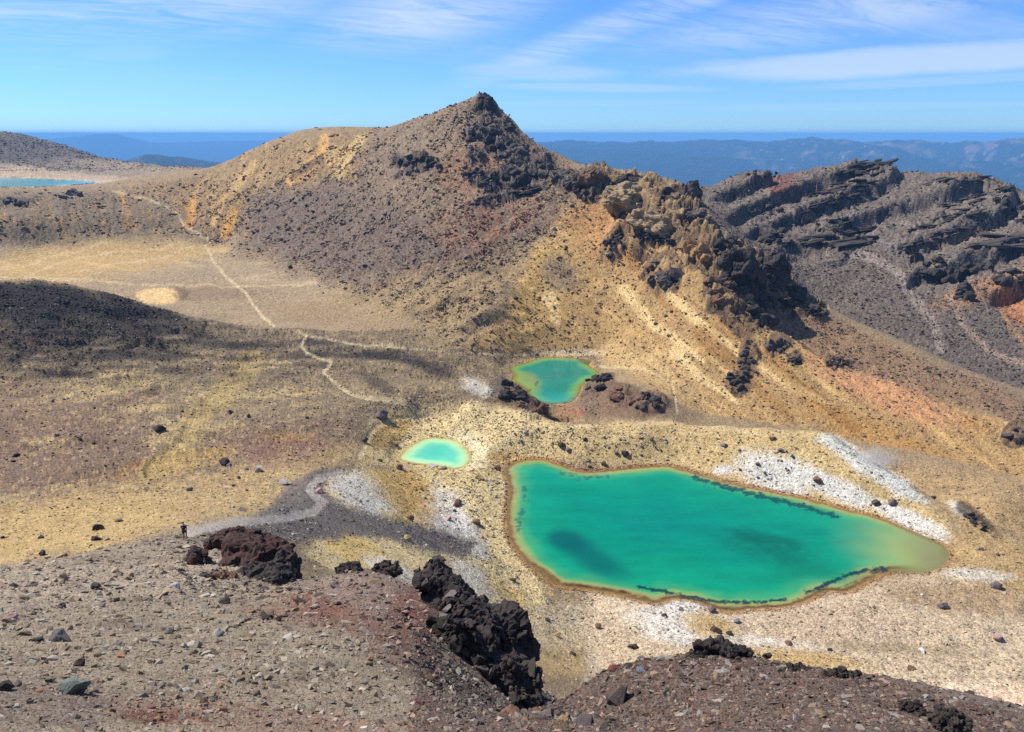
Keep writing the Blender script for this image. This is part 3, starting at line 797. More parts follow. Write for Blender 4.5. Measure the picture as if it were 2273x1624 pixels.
# crater floor plain
floorm = (VA < 0.12) & (Rr > 70) & (Rr < 700)
mixc(floorm * 1.0, alb(130, 113, 88))
mixc(floorm * sst(n_mid + 0.7 * hor, 0.05, 0.6), alb(176, 150, 100), 0.75)
mixc(floorm * sst(-n_mid + n_fine * 0.6, 0.1, 0.6), alb(92, 82, 72), 0.7)
mixc(blob(110, 1010, 330, 90, 5), alb(112, 88, 74), 0.65)
mixc(blob(620, 975, 200, 40, -6), alb(116, 90, 78), 0.55)
mixc(blob(80, 900, 260, 60), alb(130, 104, 84), 0.5)
mixc(blob(660, 1035, 110, 24, -20), alb(120, 104, 100), 0.5)
mixc(blob(640, 1000, 110, 26, -4), alb(128, 90, 76), 0.5)
for u, v, ru, rv in [(270, 850, 120, 18), (400, 940, 60, 14), (385, 975, 60, 22), (95, 978, 45, 9), (470, 880, 60, 16), (560, 810, 70, 10), (170, 880, 90, 10), (330, 905, 60, 8), (440, 790, 60, 8), (620, 870, 80, 10), (500, 945, 40, 10), (230, 830, 70, 7)]:
    mixc(blob(u, v, ru, rv, -4) * sst(NH + n_mid, -0.5, 0.35), alb(190, 166, 114), 0.7)
mixc(blob(390, 1030, 110, 22, -14) * (Rr < 330) * sst(NH + n_mid, -0.5, 0.3), alb(180, 146, 76), 0.7)
mixc(blob(640, 970, 60, 9), alb(170, 130, 70), 0.4); mixc(blob(290, 1035, 40, 8, -20), alb(140, 96, 48), 0.5)
mixc(stroke([(560, 800), (500, 870), (440, 920), (420, 960), (390, 1000), (330, 1050)], 26, 20), alb(165, 142, 84), 0.5)
fstr = fbm2(U / 22, V / 4.5, 3, 0.65); plain_m = floorm * sst(-M_lava, -0.6, -0.2) * (1 - 0.6 * flat_floor)
mixc(plain_m * sst(fstr + 0.5 * NH, 0.12, 0.5), alb(196, 166, 112), 0.6)
mixc(plain_m * sst(-fstr + 0.5 * NH, 0.15, 0.55), alb(84, 72, 60), 0.6)
# warm yellow apron below the ridge
ap = poly([(-80, 1120), (250, 1075), (480, 1050), (700, 1010), (800, 960), (840, 900), (900, 900), (820, 1000), (720, 1050), (640, 1100), (560, 1150), (400, 1180), (150, 1236), (-80, 1280)], rmin=72, rmax=345, soft=26, warp=30)
mixc(ap, alb(172, 145, 98), 0.75)
mixc(ap * sst(n_mid + n_fine, 0.0, 0.7), alb(196, 170, 118), 0.6)
mixc(ap * sst(-n_mid * .8 - n_fine * .8, 0.05, 0.6), alb(120, 100, 76), 0.65)
mixc(ap * sst(-fstr + 0.6 * NH, 0.1, 0.5), alb(112, 92, 70), 0.6)
mixc(ap * sst(fbm2(U / 120, V / 30, 3) + NH * .4, 0.15, 0.5), alb(142, 112, 82), 0.5)
mixc(blob(120, 1170, 260, 50, -10) * (Rr > 70), alb(194, 164, 100), 0.3)
# lava mound and dark ripples
mixc(M_lava, alb(42, 38, 38), 0.96)
rp = fbm2(X / 60, Y / 14, 4, 0.6)
mixc(M_lava * sst(rp + 0.55 * sst(V, 665, 760) + 0.3 * NH, 0.2, 0.7), alb(124, 107, 82), 0.65)
dk = blob(350, 770, 520, 70, 2, rmin=300, rmax=625) * sst(hor + n_mid * 0.6 + 0.12, 0.0, 0.45)
mixc(dk, alb(62, 56, 52), 0.75)
for u, v, ru, rv, rot in [(300, 790, 120, 9, 0), (470, 760, 50, 10, 10), (560, 765, 60, 9, 0), (690, 785, 60, 8, -6), (880, 790, 90, 9, 8), (900, 800, 130, 7, 10), (840, 850, 40, 12, 25), (780, 790, 60, 5, 5), (960, 820, 50, 10, 20), (150, 830, 60, 7, -3), (330, 870, 25, 6, 0), (330, 730, 130, 9, 4), (700, 760, 60, 5, 4)]:
    mixc(blob(u, v, ru, rv, rot, rmin=300, rmax=625, warp=0.7), alb(58, 52, 48), 0.72)
# level crater floor
mixc(flat_floor, alb(156, 135, 105), 0.9)
mixc(flat_floor * sst(hor, 0.05, 0.5), alb(186, 164, 128), 0.55)
mixc(flat_floor * blob(200, 575, 300, 40, -8), alb(184, 152, 96), 0.8)
mixc(flat_floor * sst(strk2 * 0 + fbm2((U + V * 4) / 240, (V - U * 0.18) / 8, 3), 0.15, 0.5) * blob(230, 575, 320, 50, -8), alb(204, 172, 108), 0.6)
mixc(flat_floor * blob(640, 690, 330, 40, 8), alb(156, 134, 104), 0.6)
mixc(flat_floor * blob(740, 700, 140, 24, 5), alb(150, 124, 92), 0.6)
mixc(flat_floor * sst(fbm2(U / 70, V / 7, 4, 0.6) + 0.4 * NH, 0.1, 0.5), alb(140, 120, 94), 0.45)
mixc(flat_floor * blob(470, 650, 110, 14, 0), alb(132, 108, 84), 0.6)
mixc(blob(352, 656, 46, 18, 0, rmin=540, rmax=760, warp=0.2, soft=0.2), alb(214, 180, 124), 0.95)
mixc(blob(404, 652, 16, 14, 0, rmin=540, rmax=760), alb(104, 82, 58), 0.6)
for pts in ([(-40, 615), (120, 618), (220, 622), (330, 630), (480, 634), (640, 632), (780, 628)], [(-40, 600), (60, 588), (160, 555), (230, 540)], [(60, 612), (140, 580), (260, 560), (400, 545)], [(180, 600), (260, 585), (360, 570), (430, 545)]):
    mixc(stroke(pts, 2.2, rmin=540, rmax=1150, warp=14), alb(200, 174, 130), 0.55)
# mountain scree
mixc(M_scree, alb(134, 113, 90), 0.95)
mixc(M_scree * sst(n_mid + strk2, 0.0, 0.8), alb(160, 134, 98), 0.6)
mixc(M_scree * sst(-n_mid + n_fine * 0.8, 0.0, 0.6), alb(92, 80, 70), 0.7)
mixc(M_scree * blob(760, 520, 300, 90, 20), alb(104, 90, 80), 0.6)
mixc(M_scree * blob(1090, 485, 110, 40, -10) * sst(n_mid + NH, -0.3, 0.4), alb(150, 92, 70), 0.6)
mixc(M_scree * blob(1050, 530, 60, 60, 60) * sst(n_mid + NH, -0.2, 0.4), alb(146, 96, 70), 0.5)
mixc(M_scree * blob(1040, 360, 60, 70, 50), alb(150, 108, 76), 0.5)
mixc(M_scree * blob(1000, 300, 120, 45, -24), alb(140, 122, 98), 0.5)
mixc(poly([(720, 660), (900, 620), (1120, 580), (1180, 560), (1100, 680), (1040, 780), (960, 740), (850, 700)], rmin=480, rmax=760, soft=40, warp=50), alb(158, 134, 94), 0.8)
mixc(M_left, alb(120, 104, 80), 0.9)
mixc(M_left * sst(n_mid + fbm2(U / 18, V / 120, 3), 0.0, 0.6), alb(172, 132, 74), 0.7)
mixc(M_left * sst(-n_mid - n_fine, 0.1, 0.7), alb(70, 64, 60), 0.8)
sh = poly([(280, 420), (420, 395), (480, 375), (560, 330), (700, 298), (840, 292), (780, 380), (660, 410), (560, 430), (520, 520), (470, 520), (420, 490), (400, 440)], rmin=850, rmax=1700, soft=26, warp=40)
mixc(sh, alb(156, 126, 84), 0.85)
mixc(sh * sst(n_mid + fbm2((U + 0.3 * V) / 22, V / 90, 3), 0.0, 0.6), alb(184, 152, 102), 0.7)
mixc(sh * sst(-n_mid + n_fine, 0.05, 0.6), alb(96, 82, 64), 0.7)
for pts, w, col in [([(720, 305), (715, 340), (690, 365), (645, 400)], 10, (206, 160, 92)), ([(800, 310), (770, 350), (750, 385)], 12, (202, 172, 112)), ([(740, 340), (690, 365), (650, 395)], 6, (84, 74, 58)), ([(735, 350), (770, 335)], 14, (196, 160, 100)), ([(565, 360), (540, 395), (520, 420)], 8, (196, 164, 104)),
                    ([(265, 425), (285, 470), (280, 505)], 4, (180, 134, 76)), ([(430, 440), (420, 500)], 8, (196, 144, 70)), ([(520, 470), (500, 520)], 9, (190, 140, 68)), ([(500, 430), (470, 500)], 5, (188, 150, 92))]:
    mixc(stroke(pts, w, rmin=850, rmax=1700, warp=10), alb(*col), 0.75)
# hill behind the blue lake
hb = (Rr > 1750) & (Rr < 4000)
mixc(hb * 1.0, alb(132, 118, 100)); mixc(hb * sst(n_mid + n_fine, 0.0, 0.6), alb(96, 88, 80), 0.7)
mixc(hb * sst(-V + 14 * NH, -372, -350), alb(100, 92, 84), 0.75)
mixc(hb * blob(60, 382, 260, 12, 5), alb(188, 164, 132), 0.8)
mixc(hb * blob(300, 375, 150, 14, 6), alb(158, 138, 112), 0.7)
# yellow ridge
mixc(M_orange, alb(170, 137, 90), 0.95)
mixc(M_orange * sst(strk, 0.05, 0.5), alb(212, 178, 114), 0.75)
mixc(M_orange * sst(-strk + n_mid * 0.6, 0.1, 0.55), alb(128, 104, 78), 0.6)
mixc(M_orange * sst(n_big + strk * 0.6, 0.1, 0.6), alb(178, 126, 66), 0.5)
mixc(M_orange * blob(1330, 480, 130, 60, 40), alb(182, 134, 84), 0.6)
mixc(M_orange * blob(1950, 850, 170, 45, 28), alb(190, 138, 98), 0.75)
mixc(M_orange * blob(1190, 640, 90, 60, -50), alb(186, 152, 90), 0.7)
mixc(M_orange * blob(1240, 740, 160, 50), alb(170, 140, 88), 0.6)
mixc(M_orange * blob(1240, 610, 40, 35, 40), alb(128, 112, 98), 0.6)
mixc(M_orange * blob(1420, 840, 120, 60, 20), alb(184, 156, 106), 0.7)
mixc(M_orange * blob(2000, 1000, 220, 36, 24), alb(168, 124, 66), 0.6)
for pts in ([(1380, 640), (1450, 720), (1560, 800)], [(1480, 650), (1560, 720), (1640, 790)], [(1500, 780), (1560, 840), (1640, 890)], [(1220, 660), (1235, 720)], [(1680, 800), (1750, 850), (1840, 900)]):
    mixc(stroke(pts, 12, 5, rmin=395, rmax=700, warp=12) * M_orange, alb(220, 190, 132), 0.7)
for pts in ([(1560, 740), (1620, 800), (1700, 880), (1760, 930)], [(1700, 790), (1800, 880), (1900, 950)], [(1400, 560), (1440, 620), (1500, 690)]):
    mixc(stroke(pts, 16, 8, rmin=395, rmax=700, warp=18) * M_orange, alb(150, 104, 48), 0.5)
rk = sst(M_crag, 0.22, 0.55) * (M_wall < 0.5)
mixc(rk * (VA < 0.11), alb(92, 81, 71), 0.85); mixc(rk * (VA >= 0.11), alb(104, 84, 64), 0.8)
mixc(rk * sst(-BLK, 0.1, 0.7), alb(66, 58, 51), 0.7); mixc(rk * sst(BLK, 0.25, 0.8) * (VA >= 0.11) * (V < 660), alb(168, 138, 98), 0.7); mixc(rk * sst(BLK, 0.3, 0.9) * (VA < 0.11), alb(112, 100, 88), 0.6)
# the flat behind the rim on the right
rt = poly([(1880, 1010), (2050, 1030), (2290, 1060), (2290, 1240), (2180, 1200), (2060, 1110), (1960, 1050)], rmin=300, rmax=420, soft=24, warp=24)
mixc(rt, alb(168, 140, 98), 0.85); mixc(rt * sst(hor + n_mid, 0.1, 0.6), alb(118, 100, 80), 0.6)
# far wall and its valley
mixc(M_wall, alb(104, 93, 84), 0.97)
wst = fbm2((U * 0.80 + V * 0.6) / 200, (-U * 0.6 + V * 0.80) / 12, 4, 0.55)
mixc(M_wall * sst(wst + n_mid * 0.5, 0.05, 0.6), alb(128, 114, 100), 0.6)
mixc(M_wall * sst(-n_mid + n_fine, 0.0, 0.7), alb(72, 66, 66), 0.6)
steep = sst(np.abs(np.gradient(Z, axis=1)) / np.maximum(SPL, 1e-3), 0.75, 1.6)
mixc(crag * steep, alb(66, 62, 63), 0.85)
mixc(crag * (1 - steep) * sst(n_mid, -0.3, 0.4), alb(124, 114, 100), 0.55)
mixc(crag * sst(-BLK, 0.3, 0.9), alb(60, 55, 53), 0.4); mixc(crag * sst(BLK, 0.3, 0.9), alb(118, 108, 96), 0.45)
mixc(blob(1735, 400, 30, 30, 0, rmin=600, rmax=1100), alb(120, 72, 60), 0.6)
mixc(blob(2190, 640, 110, 24, -20, rmin=600, rmax=1100), alb(160, 120, 86), 0.6); mixc(blob(2260, 680, 60, 30, 40, rmin=580, rmax=1100), alb(176, 116, 70), 0.7)
mixc(blob(2100, 530, 100, 12, -14, rmin=600, rmax=1100), alb(160, 126, 92), 0.5)
for pts, w, col in [([(1900, 560), (1990, 600), (2030, 660), (2075, 720), (2085, 775)], 9, (146, 132, 118)), ([(2110, 660), (2140, 720), (2200, 780), (2273, 810)], 6, (152, 130, 112)), ([(1830, 500), (1760, 470), (1700, 420)], 6, (130, 116, 102)), ([(1960, 780), (2100, 830), (2273, 900)], 8, (160, 126, 90)),
                    ([(2000, 790), (2150, 830), (2273, 870)], 5, (156, 130, 104)), ([(1880, 480), (1960, 540), (2000, 560)], 10, (120, 110, 104)), ([(2200, 640), (2240, 720), (2273, 760)], 4, (170, 126, 84))]:
    mixc(stroke(pts, w, rmin=520, rmax=1100, warp=8), alb(*col), 0.75)
bf = poly([(1700, 720), (1830, 690), (1960, 760), (2290, 890), (2290, 950), (2046, 868), (1888, 817), (1760, 760)], rmin=455, rmax=610, soft=10)
mixc(bf, alb(140, 112, 86), 0.85); mixc(bf * sst(strk + NH * .5, 0.0, 0.5), alb(168, 134, 96), 0.6); mixc(bf * sst(-strk + NH * .5, 0.1, 0.5), alb(96, 80, 66), 0.6)
# pale ground round the small lake and the rim
pale = poly([(800, 1030), (830, 950), (900, 915), (1050, 895), (1160, 910), (1250, 935), (1500, 930), (1700, 945), (1850, 960), (1960, 1040), (2130, 1200), (2080, 1200), (1800, 1110), (1500, 1035), (1150, 1020), (1120, 1060), (880, 1050)], rmin=230, rmax=372, soft=14, warp=14)
mixc(pale, alb(190, 164, 112), 0.9)
mixc(blob(1030, 960, 200, 60, 0, rmin=290, rmax=380), alb(214, 190, 138), 0.8)
mixc(pale * sst(n_mid + n_fine * .7, 0.0, 0.6), alb(214, 192, 146), 0.5)
mixc(blob(870, 955, 50, 26, -30, rmin=290, rmax=380), alb(180, 142, 70), 0.7)
mixc(blob(1040, 1000, 40, 40, 0, rmin=290, rmax=380), alb(216, 204, 168), 0.7)
mixc(blob(1125, 1015, 40, 14, 0, rmin=290, rmax=380), alb(206, 160, 88), 0.6)
for u, v, ru, rv, rot in [(1730, 1050, 85, 38, 15), (1860, 1085, 75, 22, 22), (2030, 1160, 90, 18, 26), (1605, 1042, 20, 10, 0)]:
    mixc(blob(u, v, ru, rv, rot, rmin=230, rmax=372, warp=0.3), alb(206, 202, 190), 0.92)
fum = poly([(1835, 965), (1870, 975), (1950, 1030), (2026, 1078), (2062, 1120), (2000, 1105), (1930, 1060), (1860, 1010), (1815, 985)], rmin=230, rmax=400, soft=10, warp=16)
mixc(fum, alb(204, 203, 190), 0.92); mixc(fum * sst(-strk + n_fine, 0.0, 0.5), alb(128, 130, 122), 0.7); mixc(fum * sst(strk, 0.25, 0.5), alb(206, 206, 150), 0.4)
mixc(blob(2130, 1130, 26, 10, 30, rmin=230, rmax=400), alb(214, 210, 200), 0.8); mixc(stroke([(2135, 1125), (2175, 1150), (2220, 1195)], 13, 6, rmin=230, rmax=420), alb(58, 46, 34), 0.85)
# outlet gully of the middle lake
mixc(poly([(1075, 890), (1130, 855), (1165, 870), (1200, 905), (1250, 930), (1250, 945), (1160, 915)], rmin=365, rmax=450, soft=8), alb(104, 82, 56), 0.75)
mixc(poly([(1290, 880), (1340, 840), (1400, 860), (1480, 890), (1480, 930), (1350, 930), (1280, 925)], rmin=355, rmax=450, soft=10), alb(112, 90, 72), 0.8)
mixc(blob(1262, 915, 30, 16, 0, rmin=360, rmax=450), alb(164, 116, 80), 0.6)
mixc(blob(1060, 860, 34, 14, 20, rmin=380, rmax=470), alb(196, 190, 172), 0.7)
mixc(blob(1270, 783, 70, 7, 0, rmin=480, rmax=540), alb(208, 184, 146), 0.8)
# slope between ridge and big lake
sl = poly([(720, 1060), (820, 1040), (1000, 1050), (1120, 1050), (1130, 1200), (1210, 1300), (1200, 1440), (1000, 1440), (640, 1310), (700, 1190), (760, 1190)], rmin=110, rmax=345, soft=12, warp=16)
mixc(sl, alb(198, 176, 124), 0.95)
mixc(sl * sst(n_mid + n_fine, 0.0, 0.7), alb(214, 202, 170), 0.6)
mixc(sl * blob(800, 1095, 70, 34, 30), alb(198, 192, 178), 0.9); mixc(sl * blob(980, 1150, 60, 50, 60), alb(204, 198, 184), 0.9); mixc(sl * blob(1030, 1180, 60, 26, 50), alb(204, 198, 184), 0.9)
mixc(sl * blob(900, 1085, 70, 40, 30), alb(180, 142, 70), 0.75); mixc(sl * blob(920, 1150, 40, 40, 40), alb(182, 146, 76), 0.6); mixc(sl * blob(790, 1220, 130, 26, 30), alb(204, 170, 96), 0.7)
mixc(sl * blob(880, 1275, 70, 20, 30), alb(214, 208, 192), 0.8); mixc(sl * blob(1060, 1290, 70, 22, 40), alb(206, 200, 186), 0.7); mixc(sl * blob(1130, 1330, 60, 26, 40), alb(188, 158, 88), 0.6)
mixc(poly([(690, 1085), (740, 1110), (860, 1150), (960, 1170), (1060, 1200), (1030, 1235), (960, 1215), (850, 1185), (770, 1175), (690, 1145)], rmin=110, rmax=330, soft=10, warp=14), alb(118, 106, 92), 0.9)
mixc(blob(930, 1195, 90, 22, 18, rmin=110, rmax=330), alb(112, 98, 84), 0.7)
mixc(blob(1250, 1400, 130, 50, 0, rmin=120, rmax=260), alb(190, 170, 134), 0.7); mixc(blob(1320, 1380, 120, 26, 10, rmin=120, rmax=260), alb(150, 138, 116), 0.6); mixc(blob(1230, 1470, 90, 30, 0, rmin=100, rmax=260), alb(186, 156, 104), 0.7)
mixc(blob(1450, 1380, 70, 36, 0, rmin=120, rmax=260), alb(208, 190, 160), 0.8)
# flats in front and right of the lake
fl = poly([(1300, 1300), (1600, 1350), (1850, 1315), (2050, 1275), (2110, 1200), (2290, 1180), (2500, 1700), (1300, 1700)], rmin=40, rmax=330, soft=16, warp=10)
mixc(fl, alb(186, 166, 136), 0.95); mixc(fl * sst(n_mid + hor, 0.05, 0.6), alb(158, 138, 114), 0.6)
mixc(blob(2230, 1250, 160, 60, 10, rmin=120, rmax=330), alb(164, 136, 88), 0.85); mixc(blob(2150, 1330, 150, 30, 6, rmin=120, rmax=330), alb(146, 120, 88), 0.7)
mixc(blob(2170, 1275, 70, 12, 4, rmin=120, rmax=330), alb(200, 196, 184), 0.6)
mixc(blob(1860, 1385, 160, 40, 10, rmin=120, rmax=330), alb(178, 156, 130), 0.7); mixc(blob(2000, 1440, 170, 12, 4, rmin=100, rmax=330), alb(140, 124, 96), 0.6)
mixc(blob(1420, 1355, 80, 20, 5, rmin=110, rmax=330), alb(202, 182, 150), 0.9)
mixc(blob(1490, 1385, 80, 36, 10, rmin=110, rmax=300), alb(198, 192, 180), 0.85); mixc(blob(1500, 1350, 50, 18, 0, rmin=110, rmax=300), alb(196, 190, 176), 0.85)
mixc(blob(1580, 1395, 60, 24, 20, rmin=110, rmax=300), alb(180, 150, 92), 0.8); mixc(blob(1710, 1430, 110, 14, 8, rmin=110, rmax=300), alb(204, 196, 180), 0.7)
mixc(blob(1780, 1465, 140, 22, 6, rmin=100, rmax=300), alb(172, 142, 86), 0.75); mixc(blob(2150, 1560, 160, 40, 0, rmin=40, rmax=300), alb(214, 194, 164), 0.85)
mixc(blob(2240, 1545, 60, 20, 0, rmin=90, rmax=300), alb(212, 170, 140), 0.5); mixc(blob(2270, 1600, 60, 30, 0, rmin=80, rmax=300), alb(206, 204, 196), 0.7)
# iron-red shore lines and pale beaches
for k, wd, col in (('big', 0.9, (150, 92, 50)), ('mid', 1.0, (176, 150, 92)), ('small', 1.2, (206, 184, 112)), ('blue', 14.0, (206, 182, 148))):
    o = -LD[k] + 1.8 * wd * n_mid + wd * NH
    mixc(sst(-o, -2.2 * wd, -0.6 * wd) * (LD[k] > -40) * (Rr > 200) * sst(n_mid + NH, -0.55, 0.25), alb(*col), 0.8)
bed = np.maximum.reduce([sst(LD[k], -0.2, 0.3) for k in LD])
mixc(bed, alb(158, 128, 70), 0.9)
# dark red gravel and ash of the near slope
mixc(M_ridge, alb(140, 125, 103), 0.97)
mixc(M_ridge * sst(n_mid + n_fine, 0.0, 0.6), alb(166, 150, 128), 0.5); mixc(M_ridge * sst(-n_mid - n_fine, 0.0, 0.6), alb(98, 86, 76), 0.6)
mixc(M_ridge * blob(200, 1290, 330, 50, -6), alb(160, 144, 122), 0.6)
mixc(M_ridge * sst(fbm2(U / 260, V / 36, 4, 0.6) + 0.5 * NH, 0.05, 0.4) * (Rr < 75), alb(98, 85, 76), 0.5)
mixc(M_ridge * blob(540, 1185, 160, 26, 2), alb(98, 90, 84), 0.7)
mixc(M_ridge * blob(720, 1200, 80, 20, 10), alb(92, 84, 78), 0.7)
nearall = (Rr < 75) & (V > 1240)
nr = poly([(940, 1330), (1000, 1600), (1200, 1560), (1340, 1480), (1600, 1430), (1900, 1480), (2250, 1590), (2400, 1720), (900, 1720)], rmax=75, soft=14)
mixc(nr, alb(94, 78, 68), 0.97); mixc(nr * sst(n_mid + n_fine, 0.0, 0.6), alb(124, 100, 86), 0.5); mixc(nr * sst(-n_mid + n_fine, 0.1, 0.6), alb(66, 56, 50), 0.6)
mixc(blob(840, 1330, 130, 50, 10, rmax=75), alb(120, 98, 88), 0.8); mixc(blob(920, 1370, 50, 70, 20, rmax=75), alb(108, 68, 56), 0.7)
mixc(blob(760, 1370, 120, 26, 20, rmax=75), alb(106, 66, 54), 0.6); mixc(blob(700, 1345, 60, 20, 10, rmax=75), alb(110, 70, 56), 0.6); mixc(blob(900, 1440, 80, 60, 40, rmax=75), alb(104, 80, 70), 0.6)
mixc(blob(640, 1440, 330, 26, 16, rmax=75), alb(134, 122, 100), 0.6)
mixc(blob(560, 1600, 330, 30, 6, rmax=75) * sst(n_mid + NH, -0.4, 0.5), alb(124, 78, 66), 0.7); mixc(blob(350, 1590, 80, 14, 0, rmax=75), alb(96, 48, 32), 0.7); mixc(blob(80, 1560, 160, 50, 0, rmax=75), alb(104, 90, 82), 0.6)
mixc(blob(620, 1360, 120, 20, 12, rmax=75), alb(108, 76, 62), 0.5)
mixc(blob(470, 1330, 120, 20, 0, rmax=75), alb(138, 126, 106), 0.5)
apron = poly([(600, 1125), (645, 1072), (715, 1038), (770, 1036), (728, 1064), (714, 1084), (742, 1108), (800, 1138), (870, 1158), (960, 1175), (1060, 1205), (1030, 1238), (900, 1202), (770, 1188), (690, 1192), (560, 1196), (480, 1178), (560, 1150)], rmin=85, rmax=300, soft=7, warp=10)
mixc(apron, alb(102, 95, 90), 0.9); mixc(apron * sst(NH + n_mid, 0.0, 0.6), alb(124, 114, 104), 0.5)
# foot paths
path = np.zeros_like(U)
def pth(pts, w0, w1=None, rmin=0, rmax=1e9, k=0.75, col=(206, 186, 144)):
    global path
    m = stroke(pts, w0 * 0.72, (w1 or w0) * 0.72, rmin, rmax, soft=0.6, warp=6.0); mixc(m * (0.62 + 0.38 * sst(NH + n_mid, -0.5, 0.4)), alb(*col), k); path = np.maximum(path, m)
pth([(250, 424), (330, 440), (390, 470), (415, 505), (450, 525), (475, 531)], 2.2, 2.6, 900, 1700, 0.7)
pth([(475, 531), (455, 545), (480, 590), (510, 620), (545, 650), (570, 685), (585, 705), (606, 722)], 2.6, 4.5, 540, 1100)
pth([(655, 733), (680, 745), (668, 765), (680, 783), (720, 795), (735, 803), (718, 825), (740, 845), (760, 862), (785, 877)], 3.6, 4.5, 380, 560)
pth([(785, 877), (830, 884), (900, 890)], 4.5, 9, 340, 480, 0.5)
pth([(690, 747), (800, 764), (930, 774), (1000, 782), (1040, 781), (1130, 786), (1200, 784)], 2.2, 2.2, 480, 580, 0.75)
pth([(800, 1010), (812, 975), (835, 945), (880, 929), (960, 924)], 8, 4, 280, 380, 0.6)
pth([(1265, 946), (1330, 940), (1400, 936), (1500, 937), (1600, 944), (1700, 966)], 4, 4, 320, 375, 0.5)
pth([(1330, 812), (1430, 818), (1490, 850), (1500, 900), (1505, 930)], 3, 3, 380, 500, 0.5)
pth([(420, 1178), (500, 1158), (600, 1150), (690, 1136), (716, 1114), (684, 1088), (700, 1064), (752, 1046)], 15, 9, 85, 300, 0.85, (160, 151, 140))
# far country: bush, tussock, bare slips
mixc(FARM * 1.0, alb(30, 44, 34)); mixc(FARM * sst(n_mid + n_big, 0.05, 0.5) * sst(Rr, 15000, 21000) * sst(VA, 0.2, 0.36), alb(128, 106, 84), 0.8)
mixc(FARM * sst(n_fine + n_mid * .6, 0.42, 0.62) * sst(Rr, 15000, 21000) * sst(VA, 0.2, 0.36), alb(190, 178, 160), 0.8)
mixc(FARM * (np.abs(Rr - 13000) < 1500) * sst(n_mid, 0.0, 0.5), alb(118, 88, 70), 0.6)
# stone-by-stone tint
tint = 1 + grain * (0.06 + 0.26 * np.clip(stony, 0, 0.8) * (1 - 0.5 * lowland)) * (Rr < 4000) * (1 - 0.7 * path)
C = np.clip(C * tint[..., None], 0.012, 0.82)
Z = Z - 0.35 * path * (Rr > 80) * (Rr < 700) * (np.maximum.reduce([LD[k] for k in LD]) < -2)
print("colour", round(time.time() - T0, 1))


# ------------------------------------------------------------------ materials
def mat_new(name):
    m = bpy.data.materials.new(name); m.use_nodes = True
    t = m.node_tree; E.tree = t
    p = t.nodes['Principled BSDF']
    return m, t, p


def ground_material():
    m, t, p = mat_new("volcanic_ground")
    at = t.nodes.new('ShaderNodeAttribute'); at.attribute_name = 'soil'
    tc = t.nodes.new('ShaderNodeTexCoord')
    n1 = noise_n(tc.outputs['Object'], 0.55, 6, 0.7)
    n2 = noise_n(tc.outputs['Object'], 9.0, 4, 0.7)
    ln = t.nodes.new('ShaderNodeVectorMath'); ln.operation = 'LENGTH'; t.links.new(tc.outputs['Object'], ln.inputs[0]); d = E(ln.outputs['Value'])
    def stones(scale):
        """loose grit: every cell of the ground its own shade and its own little dome"""
        v = t.nodes.new('ShaderNodeTexVoronoi'); v.inputs['Scale'].default_value = scale; v.inputs['Randomness'].default_value = 1.0
        t.links.new(tc.outputs['Object'], v.inputs['Vector'])
        sp_ = t.nodes.new('ShaderNodeSeparateColor'); t.links.new(v.outputs['Color'], sp_.inputs[0])
        return E(sp_.outputs[0]) - 0.5, E(v.outputs['Distance'])
    ca_, da_ = stones(0.55); cb_, db_ = stones(1.5); cc_, dc_ = stones(4.5); cd_, dd_ = stones(16.0)
    wa = d.step(380.0, 800.0); wb = d.step(120.0, 240.0) * (1.0 - d.step(650.0, 1000.0)); wc = d.step(30.0, 60.0) * (1.0 - d.step(240.0, 420.0)); wd = 1.0 - d.step(45.0, 110.0)
    grit = (ca_ * wa + cb_ * wb + cc_ * wc + cd_ * wd) * (1.0 - d.step(2500.0, 4000.0))
    dome = da_ * wa * 0.9 + db_ * wb * 0.33 + dc_ * wc * 0.11 + dd_ * wd * 0.03
    f = (n1 - 0.5) * 0.75 + (n2 - 0.5) * 0.35 + grit * 0.62 + 1.0
    mul = t.nodes.new('ShaderNodeVectorMath'); mul.operation = 'SCALE'
    t.links.new(at.outputs['Color'], mul.inputs[0]); t.links.new(f.s, mul.inputs[3])
    t.links.new(mul.outputs[0], p.inputs['Base Color'])
    p.inputs['Roughness'].default_value = 0.95
    p.inputs['Specular IOR Level'].default_value = 0.15
    b = t.nodes.new('ShaderNodeBump'); b.inputs['Strength'].default_value = 0.55; b.inputs['Distance'].default_value = 1.0; b.invert = True
    t.links.new(dome.s, b.inputs['Height']); t.links.new(b.outputs[0], p.inputs['Normal'])
    return m


M_GROUND = ground_material()


def put(o, label=None, cat=None, group=None, kind=None):
    if label: o['label'] = label
    if cat: o['category'] = cat
    if group: o['group'] = group
    if kind: o['kind'] = kind
    return o


def mesh_np(name, co, faces, mats, smooth=True, attr=None):
    me = bpy.data.meshes.new(name)
    co = np.ascontiguousarray(co, dtype=np.float32); faces = np.ascontiguousarray(faces, dtype=np.int32)
    nf, k = faces.shape
    me.vertices.add(len(co)); me.vertices.foreach_set('co', co.ravel())
    me.loops.add(nf * k); me.loops.foreach_set('vertex_index', faces.ravel())
    me.polygons.add(nf); me.polygons.foreach_set('loop_start', np.arange(0, nf * k, k, dtype=np.int32))
    me.polygons.foreach_set('loop_total', np.full(nf, k, dtype=np.int32))
    if attr is not None:
        for nm, arr in attr.items():
            a = me.attributes.new(nm, 'FLOAT_COLOR', 'POINT')
            c4 = np.ones((len(co), 4), np.float32); c4[:, :3] = arr
            a.data.foreach_set('color', c4.ravel())
    me.polygons.foreach_set('use_smooth', np.full(nf, smooth, dtype=bool))
    me.update(calc_edges=True)
    for m in mats: me.materials.append(m)
    return me


def link(name, me, parent=None):
    o = bpy.data.objects.new(name, me); COL.objects.link(o)
    if parent is not None: o.parent = parent
    return o


